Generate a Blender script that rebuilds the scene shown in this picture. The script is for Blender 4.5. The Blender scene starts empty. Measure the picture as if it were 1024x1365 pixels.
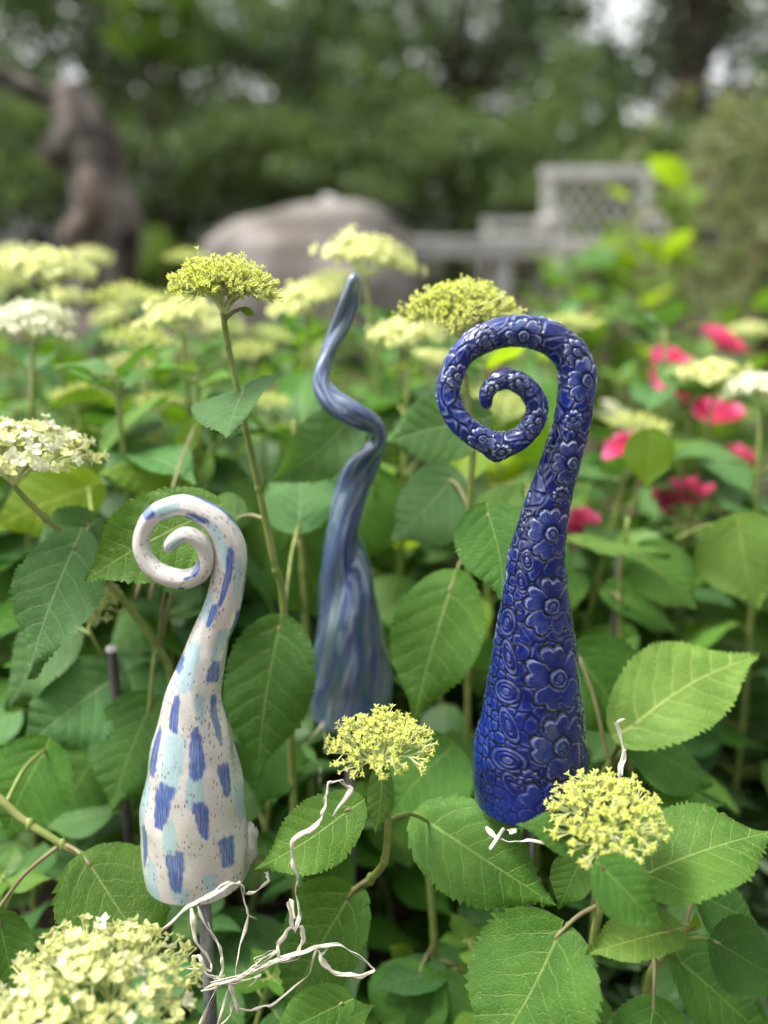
import bpy, math, random
import numpy as np
from mathutils import Vector, Matrix

random.seed(11)
rng = np.random.default_rng(11)
R = math.radians
scene = bpy.context.scene
col = scene.collection

# ------------------------------------------------------------------ camera
CAM_H, PITCH, FPX = 0.85, R(15.0), 1250.0           # metres, downward pitch, focal length in photo pixels
cam_d = bpy.data.cameras.new('camera')
cam = bpy.data.objects.new('camera', cam_d)
col.objects.link(cam)
cam.location = (0, 0, CAM_H)
cam.rotation_euler = (math.pi / 2 - PITCH, 0, 0)
cam_d.sensor_fit = 'VERTICAL'
cam_d.sensor_height = 36.0
cam_d.lens = 36.0 * FPX / 1365.0
cam_d.clip_start = 0.02
cam_d.clip_end = 500
cam_d.dof.use_dof = True
cam_d.dof.focus_distance = 0.735
cam_d.dof.aperture_fstop = 1.85
scene.camera = cam

# ------------------------------------------------------------------ sky and sun
SUN_EL, SUN_AZ = R(62), R(-95)                      # azimuth measured from +Y towards +X
world = bpy.data.worlds.new('World')
scene.world = world
world.use_nodes = True
wn, wl = world.node_tree.nodes, world.node_tree.links
wn.clear()
sky = wn.new('ShaderNodeTexSky'); sky.sky_type = 'NISHITA'; sky.sun_disc = False
sky.sun_elevation = SUN_EL; sky.sun_rotation = SUN_AZ
sky.air_density = 1.0; sky.dust_density = 4.0; sky.ozone_density = 1.0
hs = wn.new('ShaderNodeHueSaturation'); hs.inputs['Saturation'].default_value = 0.12
bg = wn.new('ShaderNodeBackground'); bg.inputs['Strength'].default_value = 0.135
wo = wn.new('ShaderNodeOutputWorld')
wl.new(sky.outputs[0], hs.inputs['Color']); wl.new(hs.outputs[0], bg.inputs['Color']); wl.new(bg.outputs[0], wo.inputs[0])
sun_d = bpy.data.lights.new('sun', 'SUN')
sun_d.energy = 1.5; sun_d.angle = R(12); sun_d.color = (1.0, 0.96, 0.88)
sun = bpy.data.objects.new('sun', sun_d); col.objects.link(sun)
sd = Vector((math.sin(SUN_AZ) * math.cos(SUN_EL), math.cos(SUN_AZ) * math.cos(SUN_EL), math.sin(SUN_EL)))
sun.rotation_euler = sd.to_track_quat('Z', 'Y').to_euler()
sun.location = (0, 0, 8)

scene.view_settings.view_transform = 'Standard'
scene.view_settings.look = 'None'
scene.view_settings.gamma = 1.0
scene.view_settings.exposure = 1.62
scene.render.engine = 'CYCLES'
scene.cycles.use_denoising = True
scene.cycles.max_bounces = 4
scene.cycles.diffuse_bounces = 2
scene.cycles.glossy_bounces = 2
scene.cycles.transmission_bounces = 3
scene.cycles.use_adaptive_sampling = True
scene.cycles.adaptive_threshold = 0.02
scene.cycles.sample_clamp_indirect = 6

# ------------------------------------------------------------------ helpers
def P(x, y, Y):
    """photo pixel -> world point on the vertical plane at distance Y"""
    u, v = (x - 512) / FPX, (682.5 - y) / FPX
    dy = math.cos(PITCH) + v * math.sin(PITCH)
    dz = -math.sin(PITCH) + v * math.cos(PITCH)
    t = Y / dy
    return Vector((u * t, Y, CAM_H + dz * t))

def mpp(y, Y):
    """metres per photo pixel at row y on the plane at distance Y"""
    v = (682.5 - y) / FPX
    return Y / (math.cos(PITCH) + v * math.sin(PITCH)) / FPX

def ground_z(x, y):
    t = min(max((y - 1.0) / 5.0, 0), 1)
    t2 = min(max((y - 6.0) / 20.0, 0), 1)
    return 0.46 * t + 0.3 * t2

def tag(o, label=None, cat=None, group=None, kind=None):
    if label: o['label'] = label
    if cat: o['category'] = cat
    if group: o['group'] = group
    if kind: o['kind'] = kind
    return o

class Geo:
    """collects vertices, quads, tris and per-vertex vectors; builds ONE mesh"""
    def __init__(self):
        self.V, self.Q, self.T, self.A, self.C, self.n = [], [], [], [], [], 0
    def add(self, V, Q=None, T=None, A=None, C=None):
        V = np.asarray(V, float).reshape(-1, 3)
        if Q is not None and len(Q): self.Q.append(np.asarray(Q, int).reshape(-1, 4) + self.n)
        if T is not None and len(T): self.T.append(np.asarray(T, int).reshape(-1, 3) + self.n)
        self.A.append(np.zeros((len(V), 3)) if A is None else np.asarray(A, float).reshape(-1, 3))
        self.C.append(np.zeros((len(V), 4)) if C is None else np.asarray(C, float).reshape(-1, 4))
        self.V.append(V); self.n += len(V)
        return self
    def mesh(self, name, mat, smooth=True, shift=None):
        V = np.concatenate(self.V)
        if shift is not None: V = V - np.asarray(shift)
        Q = np.concatenate(self.Q) if self.Q else np.zeros((0, 4), int)
        T = np.concatenate(self.T) if self.T else np.zeros((0, 3), int)
        me = bpy.data.meshes.new(name)
        me.vertices.add(len(V)); me.vertices.foreach_set('co', V.astype(np.float32).ravel())
        nl = Q.size + T.size
        me.loops.add(nl)
        me.loops.foreach_set('vertex_index', np.concatenate([Q.ravel(), T.ravel()]).astype(np.int32))
        me.polygons.add(len(Q) + len(T))
        st = np.concatenate([np.arange(len(Q)) * 4, Q.size + np.arange(len(T)) * 3]).astype(np.int32)
        me.polygons.foreach_set('loop_start', st)
        me.polygons.foreach_set('use_smooth', np.full(len(Q) + len(T), smooth, bool))
        a = me.attributes.new('luv', 'FLOAT_VECTOR', 'POINT')
        a.data.foreach_set('vector', np.concatenate(self.A).astype(np.float32).ravel())
        C = np.concatenate(self.C)
        if C.any():
            c = me.attributes.new('tone', 'FLOAT_COLOR', 'POINT')
            c.data.foreach_set('color', C.astype(np.float32).ravel())
        me.update(calc_edges=True); me.validate()
        if mat: me.materials.append(mat)
        return me
    def build(self, name, mat, parent=None, smooth=True, origin=None):
        if parent is not None and origin is None: origin = parent.matrix_world.translation if False else parent.location
        o = bpy.data.objects.new(name, self.mesh(name, mat, smooth, origin))
        col.objects.link(o)
        if parent is not None:
            o.parent = parent
        elif origin is not None:
            o.location = origin
        return o

def put(name, me, parent=None, mat4=None):
    o = bpy.data.objects.new(name, me); col.objects.link(o)
    o.parent = parent
    if mat4 is not None: o.matrix_basis = mat4
    return o

def empty(name, loc):
    o = bpy.data.objects.new(name, None); col.objects.link(o)
    o.empty_display_size = 0.05; o.location = loc
    return o

def copy_tree(o, parent=None):
    c = o.copy(); col.objects.link(c); c.parent = parent
    for ch in o.children: copy_tree(ch, c)
    return c

def spline(pts, n):
    """Catmull-Rom through rows of any width, resampled evenly by arc length of the first columns"""
    p = np.asarray(pts, float)
    p = np.vstack([2 * p[0] - p[1], p, 2 * p[-1] - p[-2]])
    out = []
    for i in range(1, len(p) - 2):
        t = np.linspace(0, 1, 24, endpoint=False)[:, None]
        a, b, c, d = p[i - 1], p[i], p[i + 1], p[i + 2]
        out.append(0.5 * (2 * b + (c - a) * t + (2 * a - 5 * b + 4 * c - d) * t ** 2 + (3 * b - a - 3 * c + d) * t ** 3))
    out.append(p[-2][None]); q = np.vstack(out)
    s = np.concatenate([[0], np.cumsum(np.linalg.norm(np.diff(q[:, :3], axis=0), axis=1))])
    si = np.linspace(0, s[-1], n)
    return np.stack([np.interp(si, s, q[:, k]) for k in range(q.shape[1])], 1), si

def frames(C, ref):
    T = np.gradient(C, axis=0); T /= np.linalg.norm(T, axis=1)[:, None] + 1e-12
    B = np.asarray(ref, float)[None] - T * (T @ np.asarray(ref, float))[:, None]
    B /= np.linalg.norm(B, axis=1)[:, None] + 1e-9
    N = np.cross(B, T)
    return T, N, B

def grid_quads(nr, nc, wrap):
    i = np.arange(nr - 1)[:, None]; j = np.arange(nc if wrap else nc - 1)[None]
    j2 = (j + 1) % nc
    return np.stack([i * nc + j, i * nc + j2, (i + 1) * nc + j2, (i + 1) * nc + j], -1).reshape(-1, 4)

def tube(g, pts, rad, n=6, steps=None, ref=(0.13, -1, 0.07), flat=1.0, twist=0.0, cap=True, smooth_path=True):
    pts = np.asarray([tuple(p) for p in pts], float)
    rad = np.broadcast_to(np.asarray(rad, float), (len(pts),))
    pr = np.column_stack([pts, rad])
    if smooth_path and len(pts) > 2:
        pr, s = spline(pr, steps or len(pts) * 5)
    C, r = pr[:, :3], pr[:, 3]
    T, N, B = frames(C, ref)
    th = np.linspace(0, 2 * math.pi, n, endpoint=False)[None]
    tw = np.linspace(0, twist, len(C))[:, None]
    c1, s1 = np.cos(th), np.sin(th) * flat
    a = c1 * np.cos(tw) - s1 * np.sin(tw); b = c1 * np.sin(tw) + s1 * np.cos(tw)
    V = C[:, None] + r[:, None, None] * (a[..., None] * N[:, None] + b[..., None] * B[:, None])
    m = len(C)
    V = V.reshape(-1, 3); Q = grid_quads(m, n, True); Tn = []
    if cap:
        V = np.vstack([V, C[0], C[-1]])
        for k in range(n):
            Tn.append((m * n, (k + 1) % n, k)); Tn.append((m * n + 1, (m - 1) * n + k, (m - 1) * n + (k + 1) % n))
    A = np.zeros((len(V), 3)); A[:, 0] = V[:, 2]
    g.add(V, Q, Tn, A)
    return g

# ------------------------------------------------------------------ materials
class NT:
    def __init__(self, name):
        self.m = bpy.data.materials.new(name); self.m.use_nodes = True
        self.n, self.l = self.m.node_tree.nodes, self.m.node_tree.links
        self.n.clear()
        self.out = self.n.new('ShaderNodeOutputMaterial')
    def node(self, t, **kw):
        x = self.n.new('ShaderNode' + t)
        for k, v in kw.items(): setattr(x, k, v)
        return x
    def set(self, x, name, v):
        if isinstance(v, bpy.types.NodeSocket): self.l.new(v, x.inputs[name])
        else: x.inputs[name].default_value = v
    def math(self, op, a, b=None, c=None, clamp=False):
        x = self.node('Math', operation=op, use_clamp=clamp)
        for i, v in enumerate((a, b, c)):
            if v is not None: self.set(x, i, v)
        return x.outputs[0]
    def mix(self, f, a, b, mode='MIX'):
        x = self.node('Mix', data_type='RGBA', blend_type=mode)
        self.set(x, 0, f)
        for i, v in ((6, a), (7, b)):
            self.set(x, i, v if isinstance(v, bpy.types.NodeSocket) else (*v, 1))
        return x.outputs[2]
    def ramp(self, f, stops, interp='LINEAR'):
        x = self.node('ValToRGB'); e = x.color_ramp.elements; x.color_ramp.interpolation = interp
        while len(e) < len(stops): e.new(0.5)
        for k, (p, c) in enumerate(stops): e[k].position = p; e[k].color = (*c, 1)
        self.set(x, 0, f); return x.outputs[0]
    def maprange(self, v, a, b, c=0.0, d=1.0, smooth=True):
        x = self.node('MapRange', interpolation_type='SMOOTHSTEP' if smooth else 'LINEAR')
        for i, q in enumerate((v, a, b, c, d)): self.set(x, i, q)
        return x.outputs[0]
    def attr(self, name):
        x = self.node('Attribute', attribute_name=name); return x
    def noise(self, vec, scale, detail=3, rough=0.55, dist=0.0):
        x = self.node('TexNoise'); self.set(x, 'Scale', scale); self.set(x, 'Detail', detail); self.set(x, 'Roughness', rough)
        self.set(x, 'Distortion', dist)
        if vec is not None: self.set(x, 'Vector', vec)
        return x.outputs[0]
    def voro(self, vec, scale, feature='F1', out=0):
        x = self.node('TexVoronoi', feature=feature); self.set(x, 'Scale', scale)
        if vec is not None: self.set(x, 'Vector', vec)
        return x.outputs[out]
    def obj(self): return self.node('TexCoord').outputs['Object']
    def rand(self): return self.node('ObjectInfo').outputs['Random']
    def mapping(self, vec, scale=(1, 1, 1), loc=(0, 0, 0)):
        x = self.node('Mapping'); self.set(x, 'Vector', vec); self.set(x, 'Scale', scale); self.set(x, 'Location', loc); return x.outputs[0]
    def bump(self, h, strength, dist):
        x = self.node('Bump'); self.set(x, 'Height', h); self.set(x, 'Strength', strength); self.set(x, 'Distance', dist); return x.outputs[0]
    def bsdf(self, color, rough=0.5, spec=0.5, normal=None, coat=0.0, coat_rough=0.05, metal=0.0):
        x = self.node('BsdfPrincipled')
        self.set(x, 'Base Color', color if isinstance(color, bpy.types.NodeSocket) else (*color, 1))
        self.set(x, 'Roughness', rough); self.set(x, 'Specular IOR Level', spec); self.set(x, 'Metallic', metal)
        self.set(x, 'Coat Weight', coat); self.set(x, 'Coat Roughness', coat_rough)
        if normal is not None: self.set(x, 'Normal', normal)
        return x.outputs[0]
    def translucent(self, color, normal=None):
        x = self.node('BsdfTranslucent')
        self.set(x, 'Color', color if isinstance(color, bpy.types.NodeSocket) else (*color, 1))
        if normal is not None: self.set(x, 'Normal', normal)
        return x.outputs[0]
    def mixs(self, f, a, b):
        x = self.node('MixShader'); self.set(x, 0, f); self.l.new(a, x.inputs[1]); self.l.new(b, x.inputs[2]); return x.outputs[0]
    def done(self, s):
        self.l.new(s, self.out.inputs[0]); return self.m

def leaf_mat(name, base, light, trans, tfac, veins=True, rough=0.48, fine=True):
    k = NT(name)
    rnd = k.rand()
    uv = k.attr('luv').outputs['Vector']
    sep = k.node('SeparateXYZ'); k.set(sep, 0, uv)
    x, v = sep.outputs[0], sep.outputs[1]
    ax = k.math('ABSOLUTE', x)
    big = k.noise(k.obj(), 28, 2)
    c = k.mix(k.maprange(big, 0.35, 0.68), base, light)
    nrm = None
    if veins:
        mid = k.maprange(k.math('DIVIDE', ax, k.math('MULTIPLY_ADD', v, -0.0085, 0.0105)), 1.5, 0.6)
        vn = k.noise(uv, 5.0, 1)
        vs = k.math('ADD', v, k.math('ADD', k.math('MULTIPLY', k.math('SIGN', x), 0.022), k.math('MULTIPLY_ADD', vn, 0.09, -0.045)))
        y0 = k.math('SUBTRACT', k.math('MULTIPLY_ADD', ax, -0.52, vs), k.math('MULTIPLY', k.math('MULTIPLY', ax, ax), 1.05))
        ph = k.math('MULTIPLY', y0, 6.6)
        d = k.math('ABSOLUTE', k.math('SUBTRACT', k.math('FRACT', k.math('ADD', ph, 0.5)), 0.5))
        wv = k.math('MULTIPLY_ADD', ax, -0.06, 0.034)
        sec = k.math('MULTIPLY', k.maprange(k.math('DIVIDE', d, wv), 1.6, 0.6), k.maprange(y0, -0.03, -0.02))
        vein = k.math('MAXIMUM', mid, k.math('MULTIPLY', sec, 0.8))
        vv, hgt = vein, k.math('MULTIPLY', vein, -0.8)
        if fine:                                                # net of small veins, only worth it close by
            wob = k.node('VectorMath', operation='ADD')
            nz = k.node('TexNoise'); k.set(nz, 'Vector', uv); k.set(nz, 'Scale', 14.0); k.set(nz, 'Detail', 1.0)
            sc = k.node('VectorMath', operation='SCALE'); k.set(sc, 0, nz.outputs['Color']); k.set(sc, 'Scale', 0.03)
            k.set(wob, 0, uv); k.set(wob, 1, sc.outputs[0])
            te = k.voro(wob.outputs[0], 17, 'DISTANCE_TO_EDGE')
            te2 = k.voro(wob.outputs[0], 46, 'DISTANCE_TO_EDGE')
            ter = k.maprange(te, 0.07, 0.0); ter2 = k.maprange(te2, 0.16, 0.0)
            vv = k.math('MAXIMUM', vein, k.math('MULTIPLY', ter, 0.26))
            hgt = k.math('SUBTRACT', 0.0, k.math('ADD', k.math('MULTIPLY', vein, 0.6), k.math('ADD', k.math('MULTIPLY', ter, 0.5), k.math('MULTIPLY', ter2, 0.3))))
            bl = k.math('MULTIPLY', k.maprange(k.noise(k.obj(), 55, 3), 0.66, 0.74), k.maprange(k.noise(k.obj(), 9, 1), 0.5, 0.62))
            c = k.mix(k.math('MULTIPLY', bl, 0.7), c, (0.16, 0.11, 0.035))   # brown scorch marks
            sp = k.voro(k.obj(), 75, 'F1')                      # small pale spots of wear
            c = k.mix(k.math('MULTIPLY', k.maprange(sp, 0.075, 0.04), 0.45), c, (0.30, 0.36, 0.16))
        c = k.mix(k.math('MULTIPLY', vv, 0.8), c, (light[0] * 2.2 + .05, light[1] * 1.5 + .05, light[2] * 2.2 + .03))
        nrm = k.bump(hgt, 0.55, 0.0012)
    br = k.maprange(rnd, 0, 1, 0.70, 1.26, smooth=False)
    hsv = k.node('HueSaturation'); k.set(hsv, 'Color', c); k.set(hsv, 'Value', br)
    k.set(hsv, 'Hue', k.maprange(k.math('FRACT', k.math('MULTIPLY', rnd, 7.31)), 0, 1, 0.520, 0.494, smooth=False))
    s1 = k.bsdf(hsv.outputs[0], rough, 0.24, nrm)
    s2 = k.translucent(trans, nrm)
    return k.done(k.mixs(tfac, s1, s2))

M = {}
for sfx, fine in (('', True), ('_far', False)):
    M['leaf' + sfx] = leaf_mat('leaf_green' + sfx, (0.046, 0.120, 0.013), (0.074, 0.166, 0.020), (0.19, 0.40, 0.012), 0.25, fine=fine)
    M['leaf_fresh' + sfx] = leaf_mat('leaf_fresh' + sfx, (0.085, 0.175, 0.024), (0.118, 0.222, 0.034), (0.25, 0.47, 0.02), 0.28, fine=fine)
    M['leaf_blue' + sfx] = leaf_mat('leaf_bluegreen' + sfx, (0.056, 0.130, 0.034), (0.082, 0.170, 0.046), (0.15, 0.34, 0.03), 0.22, fine=fine)
    M['leaf_lime' + sfx] = leaf_mat('leaf_lime' + sfx, (0.11, 0.19, 0.015), (0.15, 0.24, 0.022), (0.45, 0.66, 0.02), 0.45, fine=fine)
M['bg_leaf'] = leaf_mat('tree_leaf', (0.066, 0.105, 0.046), (0.115, 0.165, 0.068), (0.20, 0.29, 0.06), 0.32, veins=False)
M['bg_leaf_blue'] = leaf_mat('tree_leaf_bluegreen', (0.068, 0.105, 0.066), (0.120, 0.165, 0.105), (0.19, 0.27, 0.10), 0.3, veins=False)
M['bg_lime'] = leaf_mat('tree_leaf_lime', (0.09, 0.15, 0.025), (0.13, 0.20, 0.035), (0.30, 0.46, 0.03), 0.35, veins=False)
M['grey_leaf'] = leaf_mat('grey_green_leaf', (0.20, 0.24, 0.08), (0.33, 0.36, 0.17), (0.34, 0.40, 0.12), 0.25, veins=False)
M['cover_leaf'] = leaf_mat('ground_cover_leaf', (0.05, 0.095, 0.03), (0.14, 0.19, 0.09), (0.16, 0.26, 0.05), 0.2, veins=False, rough=0.35)

def simple(name, c1, c2, scale, rough=0.6, spec=0.4, bump=0.0, bd=0.002, tr=None, tf=0.3, detail=4):
    k = NT(name)
    nz = k.noise(k.obj(), scale, detail)
    c = k.mix(k.maprange(nz, 0.36, 0.64), c1, c2)
    n = k.bump(nz, bump, bd) if bump else None
    s = k.bsdf(c, rough, spec, n)
    if tr: s = k.mixs(tf, s, k.translucent(tr))
    return k.done(s)

M['stem'] = simple('green_stem', (0.17, 0.22, 0.05), (0.25, 0.29, 0.085), 60, 0.5)
M['petiole'] = simple('brownish_petiole', (0.17, 0.14, 0.07), (0.21, 0.20, 0.09), 50, 0.5)
M['wood_stem'] = simple('woody_stem', (0.10, 0.075, 0.045), (0.17, 0.13, 0.08), 40, 0.8)
M['pedicel'] = simple('pale_green_pedicel', (0.50, 0.57, 0.22), (0.60, 0.66, 0.32), 80, 0.6)
M['bud'] = simple('lime_yellow_bud', (0.70, 0.74, 0.17), (0.83, 0.85, 0.33), 140, 0.55, tr=(0.88, 0.92, 0.25), tf=0.42)
M['bud_green'] = simple('green_bud', (0.36, 0.45, 0.12), (0.55, 0.60, 0.25), 140, 0.55, tr=(0.6, 0.7, 0.2), tf=0.2)
M['cream'] = simple('cream_petal', (0.64, 0.67, 0.19), (0.76, 0.78, 0.37), 90, 0.6, tr=(0.8, 0.82, 0.5), tf=0.3)
M['cream_white'] = simple('white_petal', (0.62, 0.64, 0.42), (0.77, 0.77, 0.60), 90, 0.6, tr=(0.85, 0.85, 0.6), tf=0.3)
M['pink'] = simple('pink_petal', (0.74, 0.045, 0.22), (0.88, 0.24, 0.46), 55, 0.55, tr=(0.9, 0.1, 0.2), tf=0.35)
M['raffia'] = simple('raffia', (0.70, 0.64, 0.50), (0.86, 0.82, 0.72), 260, 0.6, bump=0.4, bd=0.0005)
M['steel'] = simple('grey_steel_rod', (0.09, 0.09, 0.09), (0.15, 0.15, 0.15), 60, 0.45, 0.5)
M['dark_rod'] = simple('dark_rod', (0.016, 0.014, 0.013), (0.03, 0.026, 0.024), 60, 0.6)
M['cap'] = simple('pale_cap', (0.5, 0.48, 0.46), (0.62, 0.6, 0.58), 60, 0.5)
M['grey_wood'] = simple('weathered_grey_wood', (0.34, 0.33, 0.315), (0.46, 0.45, 0.43), 9, 0.8, 0.2, 0.3, 0.01)
M['stone'] = simple('taupe_stone', (0.115, 0.10, 0.09), (0.225, 0.205, 0.19), 4.5, 0.9, 0.2, 0.6, 0.04, detail=8)
M['pale_stone'] = simple('pale_stone', (0.28, 0.27, 0.26), (0.36, 0.35, 0.34), 8, 0.9)
M['drift'] = simple('weathered_brown_driftwood', (0.020, 0.015, 0.012), (0.17, 0.145, 0.13), 7, 0.8, 0.3, 0.7, 0.03, detail=6)
M['rust_wood'] = simple('orange_brown_heartwood', (0.09, 0.068, 0.055), (0.17, 0.13, 0.105), 12, 0.85)
M['bark'] = simple('tree_bark', (0.030, 0.024, 0.018), (0.065, 0.052, 0.04), 9, 0.9, 0.2, 0.8, 0.03)

def ground_mat():
    k = NT('mulch_ground')
    co = k.obj()
    a = k.noise(co, 2.0, 4); b = k.voro(co, 42); c3 = k.noise(co, 60, 3)
    c = k.mix(k.maprange(b, 0.1, 0.7), (0.022, 0.015, 0.010), (0.075, 0.052, 0.038))
    c = k.mix(k.maprange(a, 0.48, 0.66), c, (0.10, 0.082, 0.068))
    return k.done(k.bsdf(c, 0.95, 0.2, k.bump(k.math('ADD', b, c3), 0.9, 0.012)))
M['ground'] = ground_mat()

def blue_glaze():
    k = NT('cobalt_relief_glaze')
    t = k.attr('tone').outputs['Color']; sp = k.node('SeparateColor'); k.set(sp, 0, t)
    dark, light, tint = sp.outputs
    co = k.obj()
    n1 = k.noise(co, 16, 4); n2 = k.noise(co, 240, 3)
    base = k.mix(k.maprange(n1, 0.35, 0.65), (0.0014, 0.0066, 0.080), (0.0044, 0.0200, 0.185))
    base = k.mix(tint, base, (0.010, 0.028, 0.075))
    n3 = k.noise(co, 75, 3)
    lm = k.math('MULTIPLY', light, k.math('MULTIPLY', k.maprange(n2, 0.36, 0.60, 0.35, 1.0), k.maprange(n3, 0.36, 0.60, 0.45, 1.0)))
    c = k.mix(lm, base, (0.46, 0.55, 0.76))
    c = k.mix(dark, c, (0.002, 0.002, 0.012))
    pit = k.maprange(k.voro(co, 420), 0.09, 0.05)
    c = k.mix(k.math('MULTIPLY', pit, 0.6), c, (0.10, 0.07, 0.06))
    nb = k.bump(k.noise(co, 90, 3), 0.16, 0.002)
    return k.done(k.bsdf(c, 0.09, 0.45, nb, 0.3, 0.02))
M['blue'] = blue_glaze()

def white_glaze():
    k = NT('speckled_white_glaze_with_brushed_blues')
    t = k.attr('tone').outputs['Color']; sp = k.node('SeparateColor'); k.set(sp, 0, t)
    dk, lt, _ = sp.outputs
    sq = k.attr('luv').outputs['Vector']
    co = k.obj()
    br = k.noise(k.mapping(sq, (900, 55, 1)), 1.0, 2)            # brush bristle streaks run along the piece
    n1 = k.noise(co, 22, 3)
    base = k.mix(k.maprange(n1, 0.35, 0.7), (0.48, 0.455, 0.42), (0.62, 0.60, 0.56))
    c = k.mix(k.math('MULTIPLY', lt, k.maprange(br, 0.25, 0.6, 0.6, 0.95)), base, (0.29, 0.43, 0.46))
    c = k.mix(k.math('MULTIPLY', dk, k.maprange(br, 0.22, 0.6, 0.62, 1.0)), c, (0.040, 0.095, 0.30))
    vs = k.mapping(sq, (360, 170, 1))
    v = k.voro(vs, 1.0); rn = k.noise(co, 34, 2)
    spk = k.math('MULTIPLY', k.maprange(v, 0.31, 0.21), k.maprange(rn, 0.42, 0.55))
    v2 = k.voro(k.mapping(sq, (800, 420, 1), (3, 7, 0)), 1.0)
    spk2 = k.math('MULTIPLY', k.maprange(v2, 0.24, 0.17), k.maprange(k.noise(co, 60, 2), 0.42, 0.54))
    s = k.math('MAXIMUM', spk, k.math('MULTIPLY', spk2, 0.7))
    c = k.mix(k.math('MULTIPLY', s, 0.7), c, (0.12, 0.075, 0.06))
    nb = k.bump(k.noise(co, 55, 3), 0.25, 0.003)
    return k.done(k.bsdf(c, 0.16, 0.55, nb, 1.0, 0.03))
M['white'] = white_glaze()

def twist_glaze():
    k = NT('streaked_slate_blue_glaze')
    sq = k.attr('luv').outputs['Vector']
    sep = k.node('SeparateXYZ'); k.set(sep, 0, sq)
    a = k.noise(k.mapping(sq, (120, 14, 1)), 1.0, 3, 0.5, 0.8)
    b = k.noise(k.mapping(sq, (90, 9, 1), (5, 2, 0)), 1.0, 3, 0.5, 0.8)
    d = k.noise(k.mapping(sq, (150, 12, 1), (15, 8, 0)), 1.0, 3, 0.5, 0.8)
    c = k.ramp(b, [(0.30, (0.024, 0.040, 0.18)), (0.46, (0.048, 0.080, 0.17)), (0.58, (0.064, 0.110, 0.145)), (0.72, (0.12, 0.17, 0.19))])
    c = k.mix(k.math('MULTIPLY', k.maprange(a, 0.52, 0.70), 0.5), c, (0.36, 0.42, 0.50))
    c = k.mix(k.math('MULTIPLY', k.maprange(d, 0.58, 0.70), 0.5), c, (0.012, 0.018, 0.11))
    nb = k.bump(k.noise(k.obj(), 60, 3), 0.15, 0.002)
    return k.done(k.bsdf(c, 0.10, 0.7, nb, 1.0, 0.03))
M['twist'] = twist_glaze()

# ------------------------------------------------------------------ ground
def make_ground():
    xs = np.concatenate([np.linspace(-60, -6, 12), np.linspace(-5, 5, 60), np.linspace(6, 60, 12)])
    ys = np.concatenate([np.linspace(-20, -0.5, 8), np.linspace(0, 8, 90), np.linspace(8.5, 110, 30)])
    X, Yg = np.meshgrid(xs, ys)
    Z = np.vectorize(ground_z)(X, Yg) + 0.012 * np.sin(X * 5.1 + Yg * 2.3) * np.cos(Yg * 6.7) + rng.normal(0, 0.004, X.shape)
    g = Geo().add(np.stack([X, Yg, Z], -1).reshape(-1, 3), grid_quads(len(ys), len(xs), False))
    o = g.build('ground', M['ground']); tag(o, 'dark brown mulch ground under the flower bed', kind='structure')
make_ground()

# ------------------------------------------------------------------ leaf geometry
def leaf_geo(L, W, nr=90, nc=17, teeth=24, serr=0.055, arch=0.06, fold=0.12, wave=0.02, bulge=0.006, cord=0.10, seed=0, curl=0.0):
    """heart-shaped toothed blade: base at the origin, tip at +Y, upper side +Z"""
    r = np.random.default_rng(seed)
    t = np.linspace(0, 1, nr)[:, None]; u = np.linspace(-1, 1, nc)[None]
    u = np.sign(u) * np.abs(u) ** 0.9
    w = t ** 0.47 * np.clip(1 - t, 0, 1) ** 0.92
    w = w * (1 - 0.46 * np.clip((t - 0.62) / 0.28, 0, 1) ** 1.3 * np.clip((1.08 - t) / 0.2, 0, 1))
    w = w / w.max()
    asym = 1 + 0.05 * r.normal() * np.sign(u)
    ph = (t * teeth + 0.35 * np.sin(t * 17 + seed)) % 1.0
    saw = (ph - 0.5) * np.clip((0.99 - t) * 14, 0, 1) * np.clip(t * 25, 0, 1)
    x = u * w * W / 2 * asym
    x = x + np.sign(u) * np.abs(u) ** 9 * saw * serr * W * (0.7 + 0.5 * np.sin(t * 29 + seed * 3 + (u > 0) * 2))
    y = L * (t - cord * np.abs(u) ** 1.4 * np.exp(-t / 0.13)) + np.zeros_like(u)
    xl, yl = x / L, y / L
    ax = np.abs(xl)
    y0 = yl + 0.022 * np.sign(xl) - 0.52 * ax - 1.05 * ax * ax
    vp = np.abs((y0 * 6.6 + 0.5) % 1.0 - 0.5) * 2
    z = L * bulge * (np.sqrt(np.clip(vp, 0, 1)) - 0.6) * np.clip(ax * 9, 0, 1) * np.clip((1 - t) * 5, 0, 1)
    z = z + fold * np.abs(x) * (1 - 0.4 * t) + arch * L * 4 * t * (1 - t)
    z = z + wave * L * (np.sin(t * 9 + seed * 1.7 + (u > 0) * 1.9) * u * u + 0.6 * np.sin(t * 5 + seed) * u ** 3)
    z = z - curl * L * np.abs(u) ** 3 * t
    x = x + 0.035 * L * math.sin(seed * 2.1) * np.sin(t * math.pi)
    V = np.stack([x, y, z], -1).reshape(-1, 3)
    A = np.stack([xl, yl + 0 * xl, 0 * xl], -1).reshape(-1, 3)
    return Geo().add(V, grid_quads(nr, nc, False), A=A)

# shared blades for the beds further back
LEAVES = {}
for mk in ('leaf', 'leaf_blue', 'leaf_fresh', 'leaf_lime'):
    LEAVES[mk] = [leaf_geo(1.0, (0.72, 0.66, 0.78, 0.62)[i], 30, 11, 14, 0.05, (0.05, 0.11, 0.02, 0.08)[i], (0.1, 0.2, 0.04, 0.26)[i], 0.03, 0.006, 0.1, seed=i + 3).mesh('leaf_blade', M[mk + '_far']) for i in range(4)]

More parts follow.
